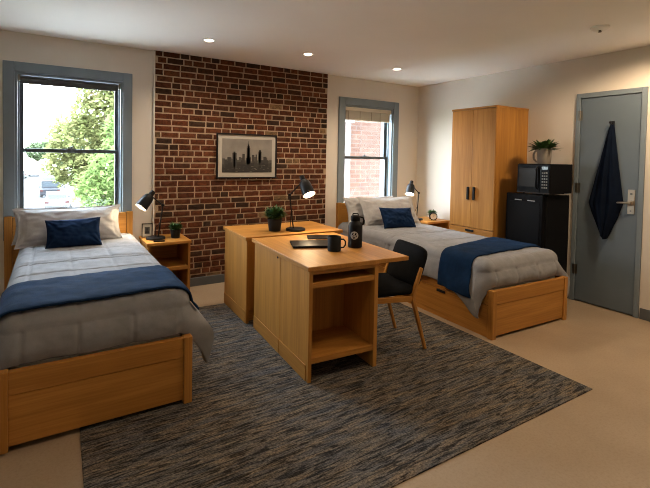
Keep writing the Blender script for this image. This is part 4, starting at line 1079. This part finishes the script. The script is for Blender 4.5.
t = thing('neighbour_building', 'neighbouring pale red brick building outside the second window', 'building', (4.4, 7.25, GZ))
b = BM(); box(b, 0, 6.5, 0, 4, 0, 12.5); obj('facade', b, M_OUTB, t)
b = BM(); box(b, 0.50, 0.84, -0.14, 0.0, 0, 5.66); obj('pilaster', b, outmat('weathered grey brick', (0.085, 0.074, 0.072), 0.25, 9), t, bevel=0.01)
b = BM(); box(b, 0.40, 0.90, -0.18, 0.0, 5.66, 5.78); obj('stone_cap', b, outmat('pale stone', (0.20, 0.195, 0.185)), t, bevel=0.01)
b = BM(); box(b, -1.0, 11.0, 5.6, 12, GZ - 0.1, GZ); 
bmesh.ops.translate(b, verts=b.verts, vec=(3.6, 0, 0)); struct('ground', 'paved alley beside the neighbouring building', 'ground', b, M_WALK)

# ------------------------------------------------------------------ light: white sky through the windows
w_ = bpy.data.worlds.new('World'); SC.world = w_; w_.use_nodes = True; nt = w_.node_tree
bg = nt.nodes['Background']; tc = nt.nodes.new('ShaderNodeTexCoord'); sp = nt.nodes.new('ShaderNodeSeparateXYZ')
nt.links.new(tc.outputs['Generated'], sp.inputs[0])
nt.links.new(ramp(nt, sp.outputs[2], [(0.0, (0.86, 0.94, 1.0)), (0.35, (0.76, 0.88, 1.0)), (1.0, (0.68, 0.84, 1.0))]), bg.inputs[0])
bg.inputs['Strength'].default_value = 21.0
for w, nm in ((W1, 'window_portal'), (W2, 'window_portal')):
    l = bpy.data.lights.new(nm, 'AREA'); l.shape = 'RECTANGLE'; l.size = w[1] - w[0]; l.size_y = w[3] - w[2]; l.cycles.is_portal = True
    o = bpy.data.objects.new(nm, l); C.objects.link(o); o.location = ((w[0] + w[1]) / 2, YB + T + 0.03, (w[2] + w[3]) / 2); o.rotation_euler = (rad(-90), 0, 0)

sl = bpy.data.lights.new('sun', 'SUN'); sl.energy = 7.0; sl.angle = rad(3); sl.color = (1.0, 0.95, 0.86)
so = bpy.data.objects.new('sun', sl); C.objects.link(so); so.rotation_mode = 'QUATERNION'; so.rotation_quaternion = Vector((-0.10, -0.42, 0.90)).to_track_quat('Z', 'Y')

# ------------------------------------------------------------------ camera
cd = bpy.data.cameras.new('camera'); cam = bpy.data.objects.new('camera', cd); C.objects.link(cam)
f, ppx, ppy, pit, roll, hh = 428.60, 308.16, 170.94, 0.031593, 0.018065, 1.43235
cd.sensor_fit = 'HORIZONTAL'; cd.sensor_width = 36.0; cd.lens = f * 36 / 650
cd.shift_x = (325 - ppx) / 650; cd.shift_y = (ppy - 244) / 650; cd.clip_start = 0.05; cd.clip_end = 400
hd = Vector((math.sin(YAW), math.cos(YAW), 0)); rt = Vector((math.cos(YAW), -math.sin(YAW), 0)); upz = Vector((0, 0, 1))
F = hd * math.cos(pit) - upz * math.sin(pit); U = hd * math.sin(pit) + upz * math.cos(pit)
Rr = rt * math.cos(roll) + U * math.sin(roll); U2 = U * math.cos(roll) - rt * math.sin(roll)
M = Matrix((Rr, U2, -F)).transposed().to_4x4(); M.translation = Vector((0, 0, hh)); cam.matrix_world = M
SC.camera = cam
SC.view_settings.view_transform = 'Standard'; SC.view_settings.look = 'None'; SC.view_settings.gamma = 1; SC.view_settings.use_curve_mapping = False
SC.view_settings.exposure = 1.0
SC.cycles.filter_width = 1.0; SC.cycles.use_denoising = True; SC.cycles.max_bounces = 10; SC.cycles.diffuse_bounces = 6; SC.cycles.transparent_max_bounces = 12; SC.cycles.sample_clamp_indirect = 6
